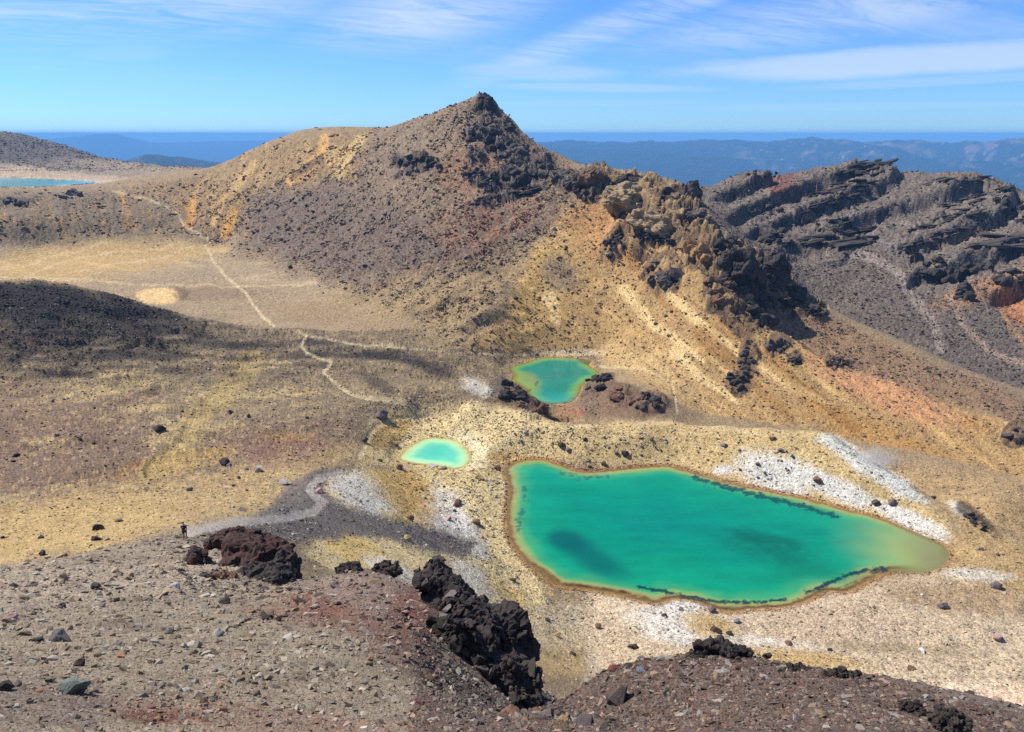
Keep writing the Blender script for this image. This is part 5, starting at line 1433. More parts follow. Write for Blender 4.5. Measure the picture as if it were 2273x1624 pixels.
BOULD = [
    (356, 943, 38, "black", "long black lava lump on a pale sand patch of the left plain", 1), (501, 1022, 32, "black", "large round black boulder on the left plain", 0), (509, 1031, 14, "grey", "grey stone leaning on the large round black boulder", 0),
    (577, 1046, 24, "dark", "dark boulder with white streak right of the large black one", 0), (572, 1032, 24, "pale", "pale slab lying behind the dark white-streaked boulder", 1), (548, 1040, 13, "grey", "grey boulder between the large black boulder and the white-streaked one", 0),
    (531, 1058, 12, "dark", "dark stone just downhill of the white-streaked boulder group", 0), (629, 1065, 40, "pale", "long light grey slab beside the ash path's bend", 1), (422, 1084, 17, "dark", "dark boulder alone on the yellow slope below the orange stain", 0),
    (538, 1129, 20, "grey", "upright grey boulder near the ash path above the hiker", 0), (519, 1124, 12, "pale", "pale stone beside the upright grey boulder near the ash path", 0), (37, 1008, 20, "dark", "dark boulder with pale top at the left plain's edge", 0), (31, 1023, 12, "black", "small black boulder under the pale-topped one at the left edge", 0),
    (127, 964, 12, "dark", "dark stone above the round pale patch on the left plain", 0), (177, 972, 13, "dark", "flat dark stone right of the round pale patch on the left plain", 1), (238, 964, 10, "dark", "small dark stone on the brown plain left of the sand patches", 0), (17, 961, 12, "dark", "dark stone on a pale spot at the left edge of the plain", 0),
    (552, 922, 10, "dark", "small upright dark stone in the middle of the plain", 0), (682, 926, 10, "dark", "dark stone on the plain left of the grey slab above the pond", 0), (510, 912, 10, "dark", "small dark and white stone on the mid plain", 0), (710, 1088, 22, "pink", "pinkish boulder inside the bend of the ash path", 0),
    (219, 1169, 27, "black", "black boulder pair member on the yellow slope, upper one", 0), (216, 1191, 25, "black", "black boulder on the yellow slope, lower of the pair", 0), (240, 1195, 17, "dark", "dark flat stone touching the lower black boulder on the yellow slope", 1), (92, 1191, 19, "black", "black wedge stone at the left on the yellow slope", 0),
    (264, 1154, 18, "grey", "grey block uphill of the black pair on the yellow slope", 0), (94, 1225, 20, "dark", "dark stone near the edge of the ash slope at the left", 0), (60, 1239, 30, "ochre", "orange brown slab at the ash slope's left edge", 1), (5, 1192, 12, "black", "black stone cut by the left picture edge on the yellow slope", 0),
    (161, 1516, 88, "green", "big grey slab tilted on the near slope casting a shadow", 2), (87, 1530, 27, "orange", "orange stone left of the big grey slab", 1), (12, 1520, 44, "dark", "dark block at the left edge of the near slope", 0), (134, 1413, 50, "grey", "grey cracked block on the near left slope", 0),
    (86, 1416, 24, "dark", "dark block beside the grey cracked block", 0), (24, 1370, 34, "pink", "pinkish boulder at the left edge of the near slope", 0), (215, 1300, 30, "dark", "dark jagged boulder high on the near ash slope", 0), (71, 1296, 24, "slate", "slate coloured slab on the upper left ash slope", 1),
    (345, 1253, 22, "orange", "orange tan boulder below the hiker's ridge", 0), (286, 1282, 20, "slate", "slate boulder on the ash slope left of the red crag", 0), (266, 1272, 18, "dark", "dark stone uphill of the slate boulder", 0), (390, 1298, 24, "pale", "pale grey boulder below the red crag's left knob", 0),
    (225, 1337, 30, "grey", "grey flat boulder in the middle of the near ash slope", 1), (138, 1344, 22, "slate", "slate boulder left of the grey flat one", 0), (72, 1360, 20, "tan", "tan stone next to the pinkish left edge boulder", 0), (377, 1400, 26, "grey", "grey boulder at the left end of the reddish gravel band", 0),
    (488, 1404, 24, "blue", "blue grey boulder in the reddish gravel band", 0), (562, 1404, 22, "pink", "pink boulder in the reddish gravel band", 0), (501, 1331, 28, "dark", "dark boulder below the red crag's foot", 0), (474, 1320, 22, "pale", "pale boulder leaning by the dark one below the red crag", 0),
    (592, 1368, 28, "black", "black boulder with deep shadow on the near slope", 0), (669, 1331, 26, "dark", "dark boulder left of the red gravel mound's crest", 0), (701, 1345, 24, "pink", "pink angular boulder on the side of the red gravel mound", 0), (656, 1352, 20, "tan", "tan boulder beside the pink angular one", 0), (620, 1372, 20, "rust", "rust brown boulder between black and tan boulders", 0),
    (269, 1451, 22, "orange", "orange stone on the near grey slope", 0), (172, 1436, 16, "pink", "pale pink stone under the grey cracked block", 0), (215, 1451, 20, "dark", "dark low stone left of the orange stone", 1), (412, 1526, 30, "pale", "pale flat stone in the lower near slope", 1), (474, 1539, 18, "tan", "small tan stone right of the pale flat stone", 0),
    (501, 1507, 22, "pink", "pink stone in the lower middle of the near slope", 0), (488, 1522, 18, "orange", "light orange stone below the pink one in the near slope", 0), (178, 1470, 28, "rust", "rust coloured stone above the big grey slab", 0), (768, 1462, 24, "orange", "orange flat rock in the near gully", 1), (822, 1460, 17, "orange", "bright orange stone with shadow in the near gully", 0),
    (771, 1415, 16, "pink", "pale pink stone on the red mound's lower side", 0), (758, 1576, 34, "pink", "long pink rock at the bottom of the near slope", 1), (810, 1610, 20, "white", "white stone at the bottom edge of the near slope", 1), (1377, 1536, 84, "slate", "pointed slate coloured slab standing in the gravel hump", 3), (1252, 1597, 36, "tan", "tan boulder at the bottom edge below the black crag", 0),
    (1299, 1597, 54, "slate", "slate boulder right of the tan one at the bottom edge", 0), (1343, 1607, 44, "slate", "flat slate rock at the bottom edge under the pointed slab", 1), (1131, 1568, 62, "brown", "long flat brown slab at the foot of the black crag", 1), (1212, 1582, 42, "grey", "grey rock between the brown slab and the tan boulder", 0), (1360, 1480, 28, "red", "red boulder on the left crest of the gravel hump", 0),
    (1394, 1474, 38, "dark", "dark flat boulder on the gravel hump's crest", 1), (1437, 1464, 26, "rust", "dark red boulder on the gravel hump's crest", 0), (1427, 1480, 38, "blue", "blue grey slab under the dark red boulder on the hump", 1), (1601, 1484, 30, "pale", "pale slab lying on the black hump ledge", 1), (1060, 1600, 24, "grey", "grey stone at the bottom edge left of the brown slab", 0),
    (1237, 1408, 16, "tan", "upright tan stone on the pebbly flat right of the crag", 0), (1404, 1432, 24, "dark", "dark boulder on the white ground in front of the lake", 0), (1272, 1449, 18, "dark", "dark stone in the pebble field right of the crag", 0), (1215, 1375, 16, "dark", "dark stone at the top of the pebble field right of the crag", 0), (1138, 1284, 20, "black", "upright black rock on the slope left of the lake shore", 0),
    (1328, 1386, 16, "brown", "brown stone on the grey flat in front of the lake", 0), (1014, 1114, 26, "brown", "brown boulder on the white streaked bank left of the lake", 0), (1057, 1157, 26, "brown", "brown boulder with long shadow low on the white streaked bank", 0), (995, 1147, 20, "pink", "pink boulder in the middle of the white streaked bank", 0), (1064, 1058, 20, "tan", "tan boulder at the top of the white bank near the lake corner", 0),
    (887, 1036, 19, "brown", "brown boulder on the near lip of the turquoise pond", 0), (849, 919, 32, "grey", "grey split slab above the turquoise pond", 0), (810, 973, 20, "slate", "slate boulder left of the turquoise pond", 0), (879, 984, 15, "brown", "brown stone on the left bank of the turquoise pond", 0), (844, 1020, 16, "dark", "dark stone at the left foot of the turquoise pond's lip", 0),
    (963, 1029, 26, "pale", "pale rock at the near edge of the turquoise pond", 1), (983, 1034, 24, "grey", "grey rock beside the pale one at the turquoise pond's edge", 1), (1246, 984, 20, "dark", "dark boulder on the pale bank, middle of three", 0), (1261, 996, 16, "grey", "grey boulder touching the dark one on the pale bank", 0), (1387, 1004, 18, "dark", "dark boulder pair on the bank behind the lake", 0),
    (1340, 1028, 18, "dark", "dark boulder at the far shore of the emerald lake", 0), (1308, 1033, 14, "brown", "brown stone left of the dark far shore boulder", 0), (1299, 973, 12, "dark", "small dark boulder high on the pale bank", 0), (1104, 1036, 18, "brown", "brown boulder at the lake's upper left corner", 0), (904, 1193, 22, "tan", "tan spike shaped rock on the grey scree strip", 0), (911, 1147, 20, "brown", "brown stones on the white bank's left side", 0),
    (1446, 973, 12, "grey", "grey stone on the pale bank right of the middle", 0), (1714, 969, 18, "brown", "brown boulder on the rim behind the white patch", 0), (1733, 997, 17, "grey", "grey boulder at the top of the white patch", 0), (1682, 1028, 14, "dark", "dark stone at the left of the white patch", 0), (1814, 1061, 24, "brown", "brown boulder at the right end of the white patch", 0),
    (1608, 984, 22, "grey", "grey flat stone on the rim left of the white patch", 1), (1945, 1114, 20, "slate", "slate boulder above the long white bank", 0), (1979, 1112, 22, "grey", "grey boulder at the end of the steaming slope", 0), (2073, 1102, 15, "black", "black boulder on the brown flat beyond the steaming slope", 0), (2209, 1296, 28, "grey", "grey boulder right of the lake's tip", 0),
    (2093, 1341, 26, "grey", "cracked grey boulder on the flat in front of the lake's tip", 0), (2176, 1218, 15, "slate", "slate stone above the lake's right tip", 0), (2213, 1230, 12, "slate", "small slate stone at the right above the lake's tip", 0), (2046, 1319, 9, "white", "small white stone on the gravel in front of the lake's tip", 0), (2213, 1410, 28, "pink", "pale pink boulder at the right of the gravel flat", 0),
    (2046, 1441, 20, "white", "white boulder in the middle of the gravel flat", 0), (1702, 1452, 22, "dark", "dark boulder in the tussocky ground behind the hump", 0), (2022, 1480, 20, "brown", "brown stone with tussock on the gravel flat", 0), (1618, 1403, 20, "black", "black stone on the ochre rise before the lake", 0), (1635, 1376, 18, "blue", "blue grey boulder at the lake's near shore", 0),
    (1579, 1349, 24, "grey", "grey boulder on the near shore beside the sitting walkers", 0), (1588, 1393, 34, "rust", "flat red brown rock on the ochre rise before the lake", 1), (1751, 1425, 18, "brown", "brown stone on the pale strip behind the hump", 0), (1842, 1441, 13, "dark", "dark stone at the right end of the pale strip", 0), (1474, 1364, 16, "dark", "dark boulder on the white knoll by the near shore", 0),
    (1512, 1350, 16, "grey", "grey stone on the white knoll left of the sitting walkers", 0), (645, 591, 12, "black", "black boulder where the mountain's scree meets the crater floor", 0), (1070, 672, 9, "black", "black stone on the lower left edge of the yellow spur", 0), (1145, 660, 12, "dark", "dark boulder on the crest of the yellow spur above the middle lake", 0), (1230, 505, 10, "pale", "pale stone on the orange shoulder of the mountain", 0),
]
for (u, v, s, c, lab, kind) in BOULD:
    if kind == 2:
        o = boulder(u, v, s, c, lab, True, tilt=-24, rz=R(-15)); o.scale.z *= 1.5
    elif kind == 3:
        o = boulder(u, v, s, c, lab, True, tilt=-40, rz=R(20)); o.scale.z *= 1.5
    else:
        boulder(u, v, s, c, lab, kind == 1)
# further boulders strewn about, alike within each place
FIELDS = [
    ([(1150, 945), (1250, 955), (1500, 950), (1800, 970), (1900, 1040), (1700, 1060), (1500, 1020), (1300, 1030), (1150, 1000), (1060, 960)], 46, (6, 12), ["dark", "grey", "brown", "pale"], "boulder among those dotting the pale bank behind the emerald lake", "boulders on the pale bank"),
    ([(1180, 520), (1300, 480), (1450, 640), (1620, 760), (1800, 850), (1600, 900), (1400, 800), (1250, 770), (1100, 770)], 50, (6, 11), ["dark", "black", "slate", "brown"], "boulder among those scattered down the yellow ridge above the lakes", "boulders on the yellow ridge"),
    ([(760, 1090), (900, 1060), (1100, 1070), (1110, 1200), (1190, 1330), (1100, 1300), (950, 1230), (840, 1180)], 44, (6, 12), ["tan", "brown", "pale", "ochre"], "rock among those littering the streaked bank left of the lake", "rocks on the streaked bank"),
    ([(60, 880), (500, 880), (700, 1000), (560, 1100), (200, 1140), (20, 1150)], 36, (5, 10), ["dark", "slate", "pale", "black"], "stone among those scattered across the left plain", "stones on the left plain"),
]
def inside(P, n, seed):
    r = random.Random(seed); P2 = np.array(P, float); out = []
    while len(out) < n:
        u, v = r.uniform(*[P2[:, 0].min(), P2[:, 0].max()]), r.uniform(P2[:, 1].min(), P2[:, 1].max())
        if sdist(np.array([u]), np.array([v]), P2)[0][0] > 0: out.append((u, v))
    return out
for fi, (P, n, (s0, s1), cols, lab, grp) in enumerate(FIELDS):
    for (u, v) in inside(P, n, 50 + fi):
        cn = rnd.choice(cols); big_ = rnd.random(); flat_ = rnd.random() < 0.3
        boulder(u, v, s0 + (s1 - s0) * big_ ** 2, cn, ("larger " if big_ > 0.75 else "small ") + ("flat " if flat_ else "") + cn.replace("slate", "slate grey") + " " + lab, flat_, grp)
print("boulders", round(time.time() - T0, 1))

# ------------------------------------------------------------------ loose stones nobody could count
lib = bpy.data.collections.new("stone_shapes")
for i in range(8):
    so = bpy.data.objects.new("stone_shape", hull_mesh("stone_shape", 500 + i, 9 + i % 4, (1, rnd.uniform(.7, 1), rnd.uniform(.5, .85)), mat=M_STONE)); lib.objects.link(so)


def stone_nodes():
    g = bpy.data.node_groups.new("scatter_stones", 'GeometryNodeTree')
    g.interface.new_socket('Geometry', in_out='INPUT', socket_type='NodeSocketGeometry'); g.interface.new_socket('Geometry', in_out='OUTPUT', socket_type='NodeSocketGeometry')
    N = g.nodes.new; Lk = g.links.new
    gi, go = N('NodeGroupInput'), N('NodeGroupOutput')
    ci_ = N('GeometryNodeCollectionInfo'); ci_.inputs['Collection'].default_value = lib; ci_.inputs['Separate Children'].default_value = True; ci_.inputs['Reset Children'].default_value = True
    ip = N('GeometryNodeInstanceOnPoints'); ip.inputs['Pick Instance'].default_value = True
    def attr(nm, typ):
        n = N('GeometryNodeInputNamedAttribute'); n.data_type = typ; n.inputs['Name'].default_value = nm; return n.outputs['Attribute']
    Lk(gi.outputs[0], ip.inputs['Points']); Lk(ci_.outputs[0], ip.inputs['Instance'])
    Lk(attr('pick', 'INT'), ip.inputs['Instance Index']); Lk(attr('size', 'FLOAT_VECTOR'), ip.inputs['Scale'])
    e2r = N('FunctionNodeEulerToRotation'); Lk(attr('spin', 'FLOAT_VECTOR'), e2r.inputs[0]); Lk(e2r.outputs[0], ip.inputs['Rotation'])
    Lk(ip.outputs[0], go.inputs[0])
    return g


GSTONE = stone_nodes()


def scatter(name, weight, n, smin, smax, power, cols, own, label, seed, maxm=3.0, flat=0.7):
    r = np.random.default_rng(seed)
    w = (weight * SEEN * (np.maximum.reduce([LD[k] for k in LD]) < -0.3)).ravel(); w = w / w.sum()
    idx = r.choice(len(w), n, p=w)
    x, y, z, rr = X.ravel()[idx], Y.ravel()[idx], Z.ravel()[idx], (Y * CP - Z * SP).ravel()[idx]
    px = np.minimum(smin * (1 - r.random(n)) ** (-1 / power), smax)
    s = np.minimum(px * rr / F / 2, maxm)
    j = SPC.ravel()[idx]
    x = x + r.uniform(-.5, .5, n) * j; y = y + r.uniform(-.5, .5, n) * j
    cc = np.array([ROCKC[c] for c in cols])[r.integers(0, len(cols), n)]
    col = cc * (1 - own) + C.reshape(-1, 3)[idx] * own
    col = np.clip(col * r.uniform(0.6, 1.35, (n, 1)), 0.01, 0.8)
    me = bpy.data.meshes.new(name); me.vertices.add(n)
    me.vertices.foreach_set('co', np.stack([x, y, z + s * r.uniform(-0.12, 0.2, n)], 1).astype(np.float32).ravel())
    a = me.attributes.new('pick', 'INT', 'POINT'); a.data.foreach_set('value', r.integers(0, 8, n).astype(np.int32))
    a = me.attributes.new('size', 'FLOAT_VECTOR', 'POINT'); a.data.foreach_set('vector', (s[:, None] * np.stack([r.uniform(.8, 1.2, n), r.uniform(.7, 1.1, n), r.uniform(flat * .7, flat * 1.3, n)], 1)).astype(np.float32).ravel())
    a = me.attributes.new('spin', 'FLOAT_VECTOR', 'POINT'); a.data.foreach_set('vector', np.stack([r.normal(0, .35, n), r.normal(0, .35, n), r.uniform(0, 6.28, n)], 1).astype(np.float32).ravel())
    a = me.attributes.new('stone_col', 'FLOAT_COLOR', 'POINT'); c4 = np.ones((n, 4), np.float32); c4[:, :3] = col; a.data.foreach_set('color', c4.ravel())
    me.update()
    me.materials.append(M_STONE)
    o = link(name, me); md = o.modifiers.new("scatter", 'NODES'); md.node_group = GSTONE
    put(o, label, None, None, 'stuff')


nz = np.clip(0.4 + n_mid + 0.6 * n_fine, 0.05, 2)
offpath = 1 - 0.9 * path
near_w = ((Rr < 62) | (M_ridge > 0.4)) * offpath
chute = 0.12 + sst(strk2 + 0.5 * n_mid, -0.25, 0.35)
scatter("scree", (M_scree + 0.7 * M_left + 0.35 * sh) * nz * chute, 46000, 1.9, 13, 2.1, ["dark", "slate", "grey", "slate", "brown"], 0.55, "dark angular scree covering the mountain's flank", 1, 4.0)
scatter("hill_scree", hb * (V < 380) * nz, 5000, 1.8, 6, 2.2, ["dark", "slate", "grey"], 0.5, "grey rubble on the hill behind the blue lake", 12, 6.0)
scatter("wall_scree", (np.maximum(M_wall, bf)) * nz * (1 - crag * .5), 13000, 2.4, 10, 2.1, ["slate", "dark", "grey"], 0.5, "grey scree below the far crater wall", 2, 4.0)
scatter("ridge_stones", M_orange * nz * offpath, 9000, 2.4, 10, 2.0, ["dark", "brown", "slate", "tan"], 0.45, "mixed stones strewn over the yellow ridge", 3, 2.5)
plain_w = ((reg_v := ((VA < 0.12) & (Rr > 75) & (Rr < 600) & (M_ridge < 0.4) & (M_scree < .4) & (M_orange < .4)))) * (0.25 + nz * 0.6) * offpath * (1 - 0.8 * flat_floor)
scatter("plain_stones", plain_w, 52000, 1.8, 9, 2.2, ["dark", "dark", "pale", "brown", "slate"], 0.45, "small stones scattered over the crater plain", 4, 0.9)
scatter("bank_stones", (np.maximum.reduce([sl, pale, fl, rt]) * (Rr > 100)) * nz, 28000, 1.9, 10, 2.1, ["tan", "pale", "brown", "grey", "ochre"], 0.5, "tan stones on the banks around the emerald lake", 5, 0.9)
scatter("lava_rubble", M_lava * nz, 5000, 2.2, 8, 2.2, ["black", "dark"], 0.5, "black rubble on the lava mound", 6, 2.0)
scatter("gravel", near_w * (0.15 + nz ** 1.7), 80000, 2.2, 28, 1.9, ["grey", "dark", "brown", "pale", "pale", "tan"], 0.6, "loose volcanic gravel on the near ash slope", 7, 0.5)
scatter("scoria", nr * (0.5 + nz), 26000, 3.2, 20, 2.4, ["dark", "brown", "red", "slate", "pink", "grey"], 0.5, "dark red scoria pebbles on the near hump", 8, 0.22)
crag_w = poly([(930, 1380), (980, 1440), (1060, 1540), (1200, 1590), (1290, 1600), (1250, 1540), (1130, 1600), (1000, 1590), (930, 1480)], rmax=60, soft=20) + poly([(400, 1270), (480, 1300), (660, 1310), (690, 1290), (560, 1320), (400, 1310)], rmax=90, soft=14)
scatter("crag_rubble", crag_w, 2600, 4, 22, 2.0, ["black", "dark", "slate"], 0.15, "dark broken rubble lying around the lava crags", 13, 0.4)
shore_w = sst(LD['big'], -2.6, -0.5) * (LD['big'] < -0.1)
scatter("shore_pebbles", shore_w, 2500, 2.4, 7, 2.4, ["ochre", "orange", "brown", "rust"], 0.4, "rust stained pebbles along the emerald lake shore", 9, 0.6)
print("stones", round(time.time() - T0, 1))


# ------------------------------------------------------------------ people on the tracks
def plain_mat(name, rgb, rough=0.8):
    m, t, p = mat_new(name)
    n = noise_n(None, 14.0, 4, 0.6); f = (n - 0.5) * 0.4 + 1.0
    mul = t.nodes.new('ShaderNodeVectorMath'); mul.operation = 'SCALE'; mul.inputs[0].default_value = tuple(rgb); t.links.new(f.s, mul.inputs[3])
    t.links.new(mul.outputs[0], p.inputs['Base Color']); p.inputs['Roughness'].default_value = rough
    return m


M_SKIN = plain_mat("skin", alb(196, 146, 116)); M_HAIR = plain_mat("hair", alb(40, 30, 24))
CLOTH = {k: plain_mat("cloth_" + k, alb(*c)) for k, c in dict(navy=(34, 40, 78), black=(24, 24, 28), red=(176, 42, 36), white=(220, 218, 212), blue=(44, 84, 150), grey=(100, 102, 106), teal=(30, 120, 120), orange=(214, 104, 30)).items()}


def skin_mesh(name, nodes, edges, sub=1, mat=None):
    me = bpy.data.meshes.new(name); me.from_pydata([n[:3] for n in nodes], edges, [])
    o = bpy.data.objects.new(name, me); COL.objects.link(o)
    o.modifiers.new("skin", 'SKIN'); sv = me.skin_vertices[0].data
    for i, n in enumerate(nodes): sv[i].radius = (n[3], n[4] if len(n) > 4 else n[3]); sv[i].use_root = (i == 0)
    s = o.modifiers.new("sub", 'SUBSURF'); s.levels = s.render_levels = sub
    dg = bpy.context.evaluated_depsgraph_get(); dg.update()
    m2 = bpy.data.meshes.new_from_object(o.evaluated_get(dg)); m2.name = name
    bpy.data.objects.remove(o); bpy.data.meshes.remove(me)
    m2.materials.clear(); m2.materials.append(mat or M_SKIN)
    for p in m2.polygons: p.use_smooth = True
    return m2


def person_meshes(pose):
    """body, jacket, trousers, shoes, hair, backpack for one pose; origin at the feet, facing +Y"""
    if pose == 'sit':
        hz, kn, an = 0.16, [(0.13, 0.38, 0.46), (-0.13, 0.40, 0.44)], [(0.14, 0.62, 0.08), (-0.14, 0.66, 0.08)]
    else:
        d = 0.20 if pose == 'walk' else 0.03
        hz, kn, an = 0.93, [(0.10, d * 1.1 + 0.03, 0.50), (-0.10, -d * 0.4 + 0.03, 0.50)], [(0.10, d, 0.09), (-0.10, -d * 1.5, 0.12)]
    t = hz
    b = [(0, 0, t, .15, .11), (0, .01, t + .22, .14, .10), (0, .02, t + .42, .17, .11), (0, .02, t + .53, .07), (0, .035, t + .60, .055), (0, .05, t + .70, .088, .10), (0, .05, t + .78, .075, .09)]
    ed = [(0, 1), (1, 2), (2, 3), (3, 4), (4, 5), (5, 6)]
    def add(par, n): b.append(n); ed.append((par, len(b) - 1)); return len(b) - 1
    arms = [(.27, -.12, t + .24), (-.27, .12, t + .24)] if pose != 'sit' else [(.26, .10, t + .22), (-.26, .12, t + .22)]
    hands = [(.27, -.08, t - .02), (-.27, .26, t + .06)] if pose != 'sit' else [(.12, .34, t + .22), (-.12, .34, t + .22)]
    for sgn, el, ha in ((1, arms[0], hands[0]), (-1, arms[1], hands[1])):
        s1 = add(2, (sgn * .20, .02, t + .46, .06)); e1 = add(s1, (*el, .043)); h1 = add(e1, (*ha, .03))
        hv = Vector(ha) - Vector(el); hv.normalize(); side = Vector((0, 1, 0)).cross(hv)
        pal = add(h1, (*(Vector(ha) + hv * .06), .034, .018))
        for q in range(4): add(pal, (*(Vector(ha) + hv * (.13 + .012 * (q in (1, 2))) + Vector((0, (q - 1.5) * .02, 0))), .009))
        add(h1, (*(Vector(ha) + hv * .07 + Vector((0, .05, 0))), .010))
    for sgn, k_, a_ in ((1, kn[0], an[0]), (-1, kn[1], an[1])):
        h = add(0, (sgn * .09, 0, t - .05, .095)); k = add(h, (*k_, .062)); a = add(k, (*a_, .040)); add(a, (a_[0], a_[1] + .15, a_[2] - .045, .036, .03))
    body = skin_mesh("body", b, ed)
    jk = [(0, 0, t - .02, .17, .125), (0, .01, t + .22, .165, .12), (0, .02, t + .42, .19, .13), (0, .02, t + .51, .085)]; je = [(0, 1), (1, 2), (2, 3)]
    for sgn, el in ((1, arms[0]), (-1, arms[1])):
        jk.append((sgn * .21, .02, t + .45, .075)); je.append((2, len(jk) - 1)); jk.append((*el, .06)); je.append((len(jk) - 2, len(jk) - 1))
    jacket = skin_mesh("jacket", jk, je, 1, CLOTH['navy'])
    tr = [(0, 0, t, .165, .125)]; te = []
    for sgn, k_, a_ in ((1, kn[0], an[0]), (-1, kn[1], an[1])):
        tr.append((sgn * .09, 0, t - .06, .11)); te.append((0, len(tr) - 1)); tr.append((*[k_[i] * .85 + (sgn * .09, 0, t - .06)[i] * .15 for i in range(3)], .082)); te.append((len(tr) - 2, len(tr) - 1))
    trousers = skin_mesh("shorts", tr, te, 1, CLOTH['black'])
    hair = skin_mesh("hat", [(0, .04, t + .76, .098, .108), (0, .04, t + .82, .085, .095), (0, .04, t + .85, .04)], [(0, 1), (1, 2)], 1, M_HAIR)
    pack = skin_mesh("backpack", [(0, -.17, t + .06, .14, .09), (0, -.19, t + .26, .155, .11), (0, -.17, t + .46, .12, .08)], [(0, 1), (1, 2)], 1, CLOTH['navy'])
    shoes = []
    for a_ in an: shoes.append(skin_mesh("shoe", [(a_[0], a_[1] - .03, a_[2] - .03, .05, .05), (a_[0], a_[1] + .10, a_[2] - .045, .05, .04), (a_[0], a_[1] + .19, a_[2] - .05, .035, .03)], [(0, 1), (1, 2)], 1, CLOTH['black']))
    return dict(body=body, jacket=jacket, shorts=trousers, hat=hair, backpack=pack, shoe=shoes)


POSES = {p: person_meshes(p) for p in ('walk', 'stand', 'sit')}


def person(u, v, pose, rz, jacket, shorts, hat, pack, label, group=None, rmin=0, rmax=1e9, tall=1.0):
    p = stand(u, v, rmin, rmax)
    e = POSES[pose]; root = link("person", e['body']); root.location = (p.x, p.y, p.z); root.rotation_euler = (0, 0, R(rz)); root.scale = (tall,) * 3
    def part(nm, me, c):
        o = link(nm, me, root)
        if c is not None: o.material_slots[0].link = 'OBJECT'; o.material_slots[0].material = c
    part("jacket", e['jacket'], CLOTH[jacket]); part("shorts", e['shorts'], CLOTH[shorts]); part("hat", e['hat'], CLOTH[hat] if hat else None)
    if pack: part("backpack", e['backpack'], CLOTH[pack])
    for s in e['shoe']: part("shoe", s, None)
    put(root, label, "person", group)
    return root


person(411, 1197, 'walk', 8, 'navy', 'black', 'black', 'navy', "hiker in navy jacket and shorts with dark backpack walking down the ash ridge", tall=1.18)
G = "walkers on the tracks"
for a in [(1126, 943, 'sit', 160, 'black', 'grey', None, None, "walker in black sitting on the pale ridge above the turquoise pond"), (1139, 945, 'sit', 170, 'red', 'white', 'white', None, "walker in red sitting beside the one in black on the pale ridge"),
          (1495, 940, 'walk', 30, 'black', 'black', None, 'grey', "lone walker in black on the ridge path behind the emerald lake"), (1258, 787, 'stand', 190, 'navy', 'black', None, None, "person on the middle lake's far beach, left of the two"), (1263, 787, 'stand', 170, 'black', 'navy', None, None, "person on the middle lake's far beach, right of the two"),
          (1441, 819, 'walk', 80, 'black', 'grey', None, 'navy', "walker on the slope path right of the middle lake, leading"), (1436, 820, 'walk', 80, 'navy', 'black', None, None, "walker on the slope path right of the middle lake, following"),
          (709, 790, 'walk', 180, 'black', 'black', None, 'blue', "walker on the crater track at the upper bend, left of the pair"), (714, 791, 'walk', 170, 'navy', 'black', None, None, "walker on the crater track at the upper bend, right of the pair"), (706, 750, 'walk', 20, 'black', 'grey', None, None, "walker where the crater track forks off towards the mountain"),
          (721, 838, 'walk', 180, 'black', 'navy', None, 'black', "walker in dark clothes at the lower bend of the crater track, first of three"), (725, 840, 'walk', 170, 'white', 'blue', None, None, "walker in white top at the lower bend of the crater track"), (729, 841, 'walk', 190, 'blue', 'black', None, 'black', "walker in blue at the lower bend of the crater track"),
          (757, 862, 'walk', 160, 'black', 'black', None, 'grey', "walker in black further down the crater track"), (800, 880, 'walk', 200, 'navy', 'black', None, None, "walker at the bottom of the crater track, left of three"), (805, 880, 'walk', 190, 'black', 'navy', None, 'black', "walker at the bottom of the crater track, middle of three"), (813, 880, 'stand', 200, 'grey', 'black', None, None, "walker at the bottom of the crater track, right of three"),
          (783, 875, 'walk', 180, 'orange', 'black', None, None, "walker in orange on the crater track between the groups"), (1565, 1355, 'sit', 20, 'red', 'black', None, None, "person in red at the near shore of the emerald lake")]:
    person(*a, G)


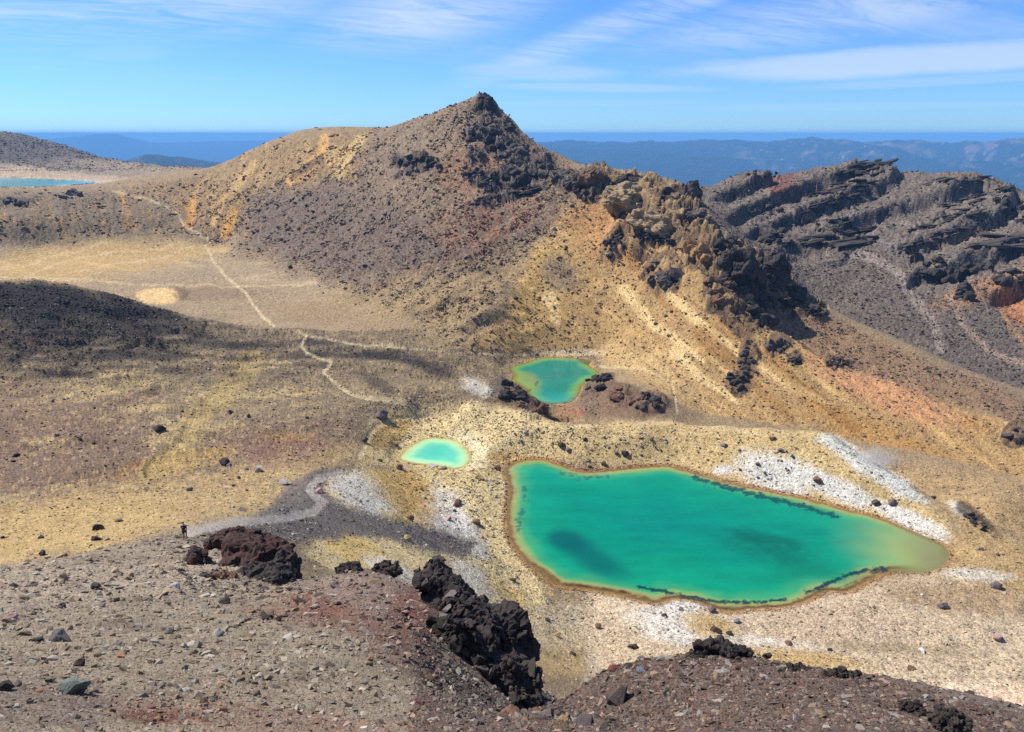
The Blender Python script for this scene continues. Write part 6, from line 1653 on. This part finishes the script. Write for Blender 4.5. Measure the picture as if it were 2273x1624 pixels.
# ------------------------------------------------------------------ marker posts and a sign
def post(u, v, h, label, col='white'):
    p = stand(u, v)
    e = bpy.data.objects.new("marker_post", None); COL.objects.link(e); e.location = p
    def tube(nm, r0, z0, z1, mat, n=8):
        bm = bmesh.new(); bmesh.ops.create_cone(bm, cap_ends=True, segments=n, radius1=r0, radius2=r0 * .9, depth=z1 - z0, matrix=Matrix.Translation((0, 0, (z0 + z1) / 2)))
        me = bpy.data.meshes.new(nm); bm.to_mesh(me); bm.free(); me.materials.append(mat); link(nm, me, e)
    tube("pole", .06, -.2, h * .8, CLOTH['white']); tube("cap", .075, h * .8, h, CLOTH[col])
    put(e, label, "marker post")


post(712, 1117, 1.5, "white marker post on the outer bend of the ash path", 'white')


def steam():
    p = at_r(1938, 1022, 342)
    bm = bmesh.new(); bmesh.ops.create_icosphere(bm, subdivisions=3, radius=1)
    me = bpy.data.meshes.new("steam"); bm.to_mesh(me); bm.free()
    o = link("steam", me); o.location = p; o.scale = (13, 9, 7); o.rotation_euler = (0, R(-6), 0)
    m = bpy.data.materials.new("steam"); m.use_nodes = True; t = m.node_tree; t.nodes.clear(); E.tree = t
    out = t.nodes.new('ShaderNodeOutputMaterial'); v = t.nodes.new('ShaderNodeVolumePrincipled')
    tc = t.nodes.new('ShaderNodeTexCoord'); ln = t.nodes.new('ShaderNodeVectorMath'); ln.operation = 'LENGTH'; t.links.new(tc.outputs['Object'], ln.inputs[0])
    n = noise_n(tc.outputs['Object'], 1.6, 4, 0.6)
    d = ((1.0 - E(ln.outputs['Value'])) + (n - 0.5) * 1.3).step(0.05, 0.8) * 0.08
    t.links.new(d.s, v.inputs['Density']); v.inputs['Color'].default_value = (.96, .96, .97, 1)
    t.links.new(v.outputs[0], out.inputs['Volume']); me.materials.append(m)
    put(o, "thin white steam drifting off the fumarole slope", None, None, 'stuff')


steam()

# ------------------------------------------------------------------ haze over the country
def haze():
    bm = bmesh.new(); bmesh.ops.create_cube(bm, size=1)
    me = bpy.data.meshes.new("haze"); bm.to_mesh(me); bm.free()
    o = link("haze", me); o.scale = (130000, 76000, 1900); o.location = (0, 26000, 62 - 950)
    m = bpy.data.materials.new("haze"); m.use_nodes = True; t = m.node_tree; t.nodes.clear()
    out = t.nodes.new('ShaderNodeOutputMaterial'); v = t.nodes.new('ShaderNodeVolumePrincipled')
    v.inputs['Color'].default_value = (0.22, 0.55, 1.0, 1)
    v.inputs['Density'].default_value = 4.4e-5
    v.inputs['Anisotropy'].default_value = 0.0
    t.links.new(v.outputs[0], out.inputs['Volume'])
    me.materials.append(m)
    put(o, kind='stuff')


haze()
print("done", round(time.time() - T0, 1))
